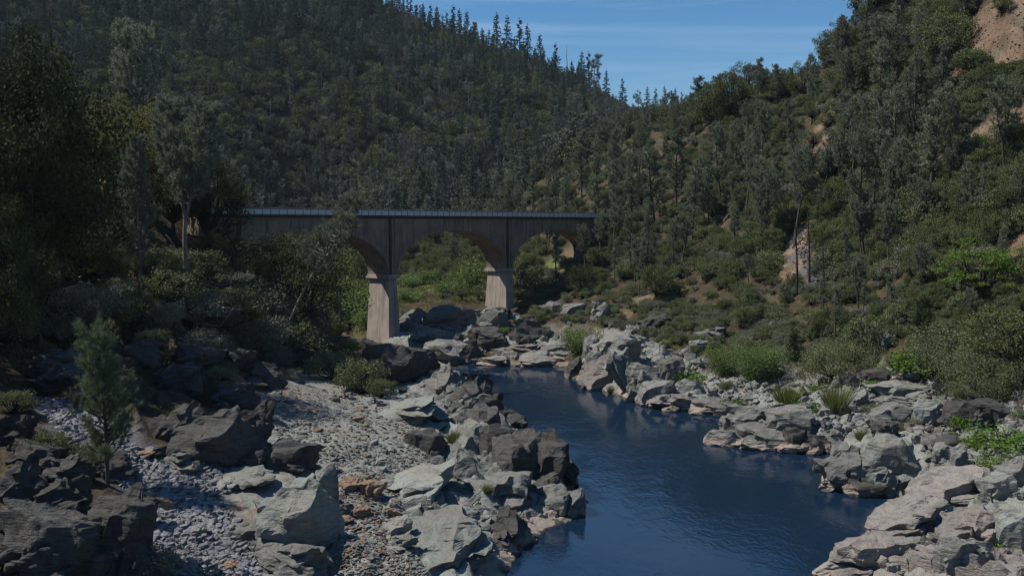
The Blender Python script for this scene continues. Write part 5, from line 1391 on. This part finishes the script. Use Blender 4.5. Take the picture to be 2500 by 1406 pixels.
what = {'oak': ('oak_tree', 'round dark oak', 'oak tree'), 'pine': ('pine_tree', 'pale grey-green pine', 'pine tree'), 'fir': ('conifer_tree', 'dark pointed conifer', 'conifer'), 'snag': ('dead_tree', 'bare grey dead trunk', 'dead tree')}
cnt = {}
for k, kd in zip(sel, kinds):
    s = rg.uniform(*size[kd]) / h0[kd] * (1 - .45 * float(sstep(1380, 1520, ppx[k])))
    cnt[kd] = cnt.get(kd, 0) + 1
    if cnt[kd] <= {'oak': 110, 'pine': 130, 'fir': 60, 'snag': 60}[kd]:
        nm, wd, cat = what[kd]
        row, side = bearing(k)
        o = link(nm, FAR[kd][int(rg.integers(len(FAR[kd])))], None, (Xs[k], Ys[k], Zs[k] - .4), (0, 0, rg.uniform(0, 6.28)), (s * rg.uniform(.85, 1.2), s * rg.uniform(.85, 1.2), s))
        if kd == 'snag': tag(o, f'{wd} {side}', cat, f'dead trunks {side}')
        else: tag(o, f'{wd} on the {row} {side}', cat, f'{wd}s on the {row} {side}')
    else:
        stuff_pts.append((k, kd, s))
# the rest reads as one mass: one object whose points carry the plants
def mass(name, shapes, pts, label):
    """pts: (x, y, z, shape index, size, turn)"""
    coll = bpy.data.collections.new(name + '_shapes')
    for i, me in enumerate(shapes): coll.objects.link(bpy.data.objects.new(f'{name}_{i:02d}', me))
    P = np.array(pts)
    me = bpy.data.meshes.new(name); me.vertices.add(len(P)); me.vertices.foreach_set('co', P[:, :3].astype(np.float32).ravel())
    for nm, ty, arr in (('pick', 'INT', P[:, 3].astype(np.int32)), ('size', 'FLOAT', P[:, 4].astype(np.float32)), ('turn', 'FLOAT', P[:, 5].astype(np.float32))):
        a = me.attributes.new(nm, ty, 'POINT'); a.data.foreach_set('value', arr)
    fo = tag(link(name, me), label, None, None, 'stuff')
    gn = bpy.data.node_groups.new(name + '_nodes', 'GeometryNodeTree')
    gn.interface.new_socket('Geometry', in_out='INPUT', socket_type='NodeSocketGeometry')
    gn.interface.new_socket('Geometry', in_out='OUTPUT', socket_type='NodeSocketGeometry')
    gi = gn.nodes.new('NodeGroupInput'); go = gn.nodes.new('NodeGroupOutput')
    ci = gn.nodes.new('GeometryNodeCollectionInfo'); ci.inputs['Collection'].default_value = coll
    ci.inputs['Separate Children'].default_value = True; ci.inputs['Reset Children'].default_value = True
    ip = gn.nodes.new('GeometryNodeInstanceOnPoints'); ip.inputs['Pick Instance'].default_value = True
    def na(nm, ty):
        a = gn.nodes.new('GeometryNodeInputNamedAttribute'); a.data_type = ty; a.inputs['Name'].default_value = nm; return a.outputs['Attribute']
    cx_ = gn.nodes.new('ShaderNodeCombineXYZ'); gn.links.new(na('turn', 'FLOAT'), cx_.inputs['Z'])
    e2r = gn.nodes.new('FunctionNodeEulerToRotation'); gn.links.new(cx_.outputs[0], e2r.inputs[0])
    gn.links.new(gi.outputs[0], ip.inputs['Points']); gn.links.new(ci.outputs[0], ip.inputs['Instance'])
    gn.links.new(na('pick', 'INT'), ip.inputs['Instance Index']); gn.links.new(e2r.outputs[0], ip.inputs['Rotation']); gn.links.new(na('size', 'FLOAT'), ip.inputs['Scale'])
    gn.links.new(ip.outputs[0], go.inputs[0])
    fo.modifiers.new(name, 'NODES').node_group = gn
    return fo
order = [(kd, j) for kd in ('oak', 'pine', 'fir', 'snag') for j in range(len(FAR[kd]))]
starts = {kd: [i for i, o in enumerate(order) if o[0] == kd] for kd in FAR}
mass('forest', [FAR[kd][j] for kd, j in order], [(Xs[k], Ys[k], Zs[k] - .4, int(rg.choice(starts[kd])), s_, rg.uniform(0, 6.28)) for k, kd, s_ in stuff_pts], 'dense oak and pine forest covering the far hill')
# brush closing the gaps on the near slopes
BR_K = [('shrub', 0), ('shrub', 1), ('shrub', 2), ('grey_shrub', 0), ('grey_shrub', 1), ('oak', 0), ('oak', 1)]
def single(kd, i):
    pr = proto((kd, i), *K[kd, i][:3]); mb = MB()
    for me, k in ((pr[1], 0), (pr[0], 1)):
        if me is None: continue
        V = np.empty(len(me.vertices) * 3, np.float32); me.vertices.foreach_get('co', V)
        q = [tuple(p.vertices) for p in me.polygons]
        mb.add(V.reshape(-1, 3), T=[p for p in q if len(p) == 3], Q=[p for p in q if len(p) == 4], mat=k)
    return mb.mesh(kd, [pr[1].materials[0], (pr[0] or pr[1]).materials[0]])
def brush(name, poly, n, lo, hi, label, seed, w, ymax=540):
    rnd = random.Random(seed); pts = []
    for (x, y) in sample(poly, n, rnd):
        q = hit(x, y)
        if q is None or q[1] > ymax or q[2] < 1.5: continue
        if mask_at(soil, q[0], q[1]) > .25 or mask_at(grey, q[0], q[1]) > .25: continue
        k = rnd.choices(range(len(BR_K)), w)[0]
        h_ = rnd.uniform(lo, hi) * (1.7 if BR_K[k][0] == 'oak' else 1.0) * (1 if y < 690 else .6)
        pts.append((q[0], q[1], q[2] - .15, k, h_ / K[BR_K[k]][3], rnd.uniform(0, 6.28)))
    mass(name, BR_MESH, pts, label)
BR_MESH = [single(kd, i) for kd, i in BR_K]
brush('hill_brush', [(2850, 1000) if p == (2500, 860) else (2850, 0) if p == (2500, 0) else p for p in hill_r], 3000, 1.8, 3.8, 'low brush filling the gaps between shrubs on the right hill', 91, [3, 3, 3, 2, 2, 2, 2])
brush('slope_brush', [(0, 480), (300, 430), (560, 560), (700, 740), (640, 800), (420, 800), (250, 820), (0, 800)], 150, 1.0, 2.0, 'dark brush on the shaded left slope', 92, [2, 2, 2, 2, 2, 3, 3])
brush('valley_brush', [(950, 580), (1080, 545), (1235, 540), (1235, 690), (960, 690)], 260, 2.5, 5.5, 'wooded slope seen through the middle arch', 94, [2, 2, 2, 1, 1, 4, 4], 900)
brush('shore_brush', [(1280, 700), (1480, 700), (1700, 740), (1900, 790), (2140, 830), (2140, 890), (1850, 870), (1640, 840), (1500, 800), (1300, 780)], 420, 1.6, 3.6, 'low green brush between hill foot and right bank boulders', 93, [3, 3, 3, 2, 2, 0, 0])

# ------------------------------------------------------------------ air: faint blue haze over the distance
m, nt, out = new_mat('haze')
pv = N(nt, 'ShaderNodeVolumePrincipled')
pv.inputs['Color'].default_value = (.72, .82, 1.0, 1)
pv.inputs['Density'].default_value = 0.00004
nt.links.new(pv.outputs[0], out.inputs['Volume'])
M['haze'] = m
mb = MB(); mb.box(-2600, 2600, -40, 1700, -6, 480)
tag(link('haze', mb.mesh('haze', m)), 'faint blue haze over the canyon', None, None, 'stuff')

# ------------------------------------------------------------------ labels that point: the closest of its kind to a landmark, on one side of it
marks = [(1150, 1060, 'grey upright block'), (1215, 1090, 'tall dark pointed rock'), (1060, 1350, 'pale green bottom slab'), (1345, 1220, 'sculpted waterline rock'), (1393, 1150, 'stacked rock in the water'), (990, 1010, 'tilted grey-green sheet'), (400, 1235, 'orange-topped scree stone'), (480, 1295, 'blue-green scree stone'), (250, 1300, 'tall shade-black cliff'), (340, 1115, 'rusty plank-like slab'), (768, 1190, 'upright spire rock'), (972, 1290, 'large flat green stone'), (877, 1255, 'oval tan slab'), (905, 1200, 'long tilted slab'), (560, 1385, 'red-brown scree boulder'), (1010, 1215, 'pale green smooth slab'), (385, 1360, 'yellow-flowering bush'), (935, 750, 'left bridge pier'), (1222, 715, 'right bridge pier'), (1975, 600, 'bare trunks by the talus'), (2390, 670, 'bright green open tree'), (2250, 800, 'dark young pine'), (2172, 832, 'pale flat-topped boulder'), (1745, 820, 'perched flat-topped boulder'),
         (2045, 880, 'big round grey-green bush'), (1855, 875, 'large light green bush'), (2035, 770, 'slim young pine'), (1480, 525, 'right end of the bridge'), (2400, 60, 'eroded cliff top right'), (2420, 330, 'bare patch under the cliff'), (1995, 400, 'long bare soil streak'),
         (1950, 620, 'slate talus streak'), (2180, 1120, 'tall rounded boulder'), (2272, 1170, 'white angular boulder'), (2272, 1010, 'pale flat-faced boulder'), (1890, 1060, 'small promontory'), (1530, 900, 'long leaning slab'), (1300, 800, 'dark pointed boulder'), (968, 890, 'big rock knob'),
         (2185, 1010, 'layered grey block'), (2040, 965, 'tall olive grass clump'), (2420, 1130, 'green bush near the right edge'), (1690, 945, 'pale round boulder'), (1425, 830, 'bright willow'), (1600, 790, 'dark rounded outcrop'), (2350, 1130, 'grey pointed boulder'), (715, 1260, 'largest bench boulder'),
         (510, 1080, 'undercut ledge'), (1035, 1075, 'rounded dark boulder'), (263, 1150, 'lone pine trunk'), (1320, 1120, 'massive shade-black rock wall'), (1240, 875, 'flat far-shore slabs'), (2460, 850, 'dark oak at right edge'), (1840, 150, 'skyline pines of the right hill'), (1700, 200, 'tall skyline pine'),
         (2110, 80, 'top pines of the right hill'), (2265, 400, 'tall slim pine below the cliff'), (1560, 740, 'sandy patch above the pool'), (1405, 625, 'orange bank in the right arch'), (2470, 625, 'rocky patch at right edge'), (1820, 770, 'round dark shrub'), (1210, 70, 'tallest skyline spires'),
         (1440, 165, 'last big skyline conifers'), (840, 705, 'glimpse of far water'), (850, 450, 'leaning pine top'), (350, 130, 'tall forked pine'), (315, 340, 'olive-yellow oak'), (450, 300, 'large wispy pine'), (1090, 30, 'skyline conifer cluster'), (600, 515, 'left end of the bridge railing')]
bpy.context.view_layer.update()
pool = {}
for o in bpy.data.objects:
    if o.parent is None and o.get('group') and o.get('label') and not o['label'].endswith('from the left') and o.users_scene:
        w = o['label'].split(' on the ')[0].split(' midway')[0].split(' near the')[0].split(' low on')[0].split(' in the')[0].split(' between')[0].split(' where')[0].split(' among')[0].split(' wedged')[0].split(' at the')[0].split(' of the')[0].split(' left of')[0].split(' above')[0].split(' around')[0].split(' beneath')[0].split(' strewn')[0]
        x, y = to_px(*o.location)
        pool.setdefault(w, []).append((float(x), float(y), o))
used = set(o['label'] for o in bpy.data.objects if o.get('label'))
for w, items in pool.items():
    free = list(items); cand = []
    xy = np.array([(it[0], it[1]) for it in items])
    for (mx, my, ml) in marks:
        D_ = xy - np.array([mx, my]); dist = np.hypot(D_[:, 0], D_[:, 1])
        horiz = np.abs(D_[:, 0]) > np.abs(D_[:, 1])
        ok_ = (dist > 12) & (dist < 420) & (xy[:, 0] > -20) & (xy[:, 0] < 2520)
        for side, msk in (('left of', horiz & (D_[:, 0] < 0)), ('right of', horiz & (D_[:, 0] >= 0)), ('above', ~horiz & (D_[:, 1] < 0)), ('below', ~horiz & (D_[:, 1] >= 0))):
            ii = np.nonzero(msk & ok_)[0]
            for rank, i in zip(('closest', 'second closest', 'third closest', 'fourth closest'), ii[np.argsort(dist[ii])]):
                cand.append((dist[i] + (0 if rank == 'closest' else 60), side, ml, items[i], rank))
    done = set()
    for d, side, ml, it, rank in sorted(cand, key=lambda c: (c[0], c[2], c[1])):
        lb = f'{w}, the {rank} one {side} the {ml}'
        if it[2].name in done or lb in used or len(lb.split()) > 16: continue
        it[2]['label'] = lb; used.add(lb); done.add(it[2].name)
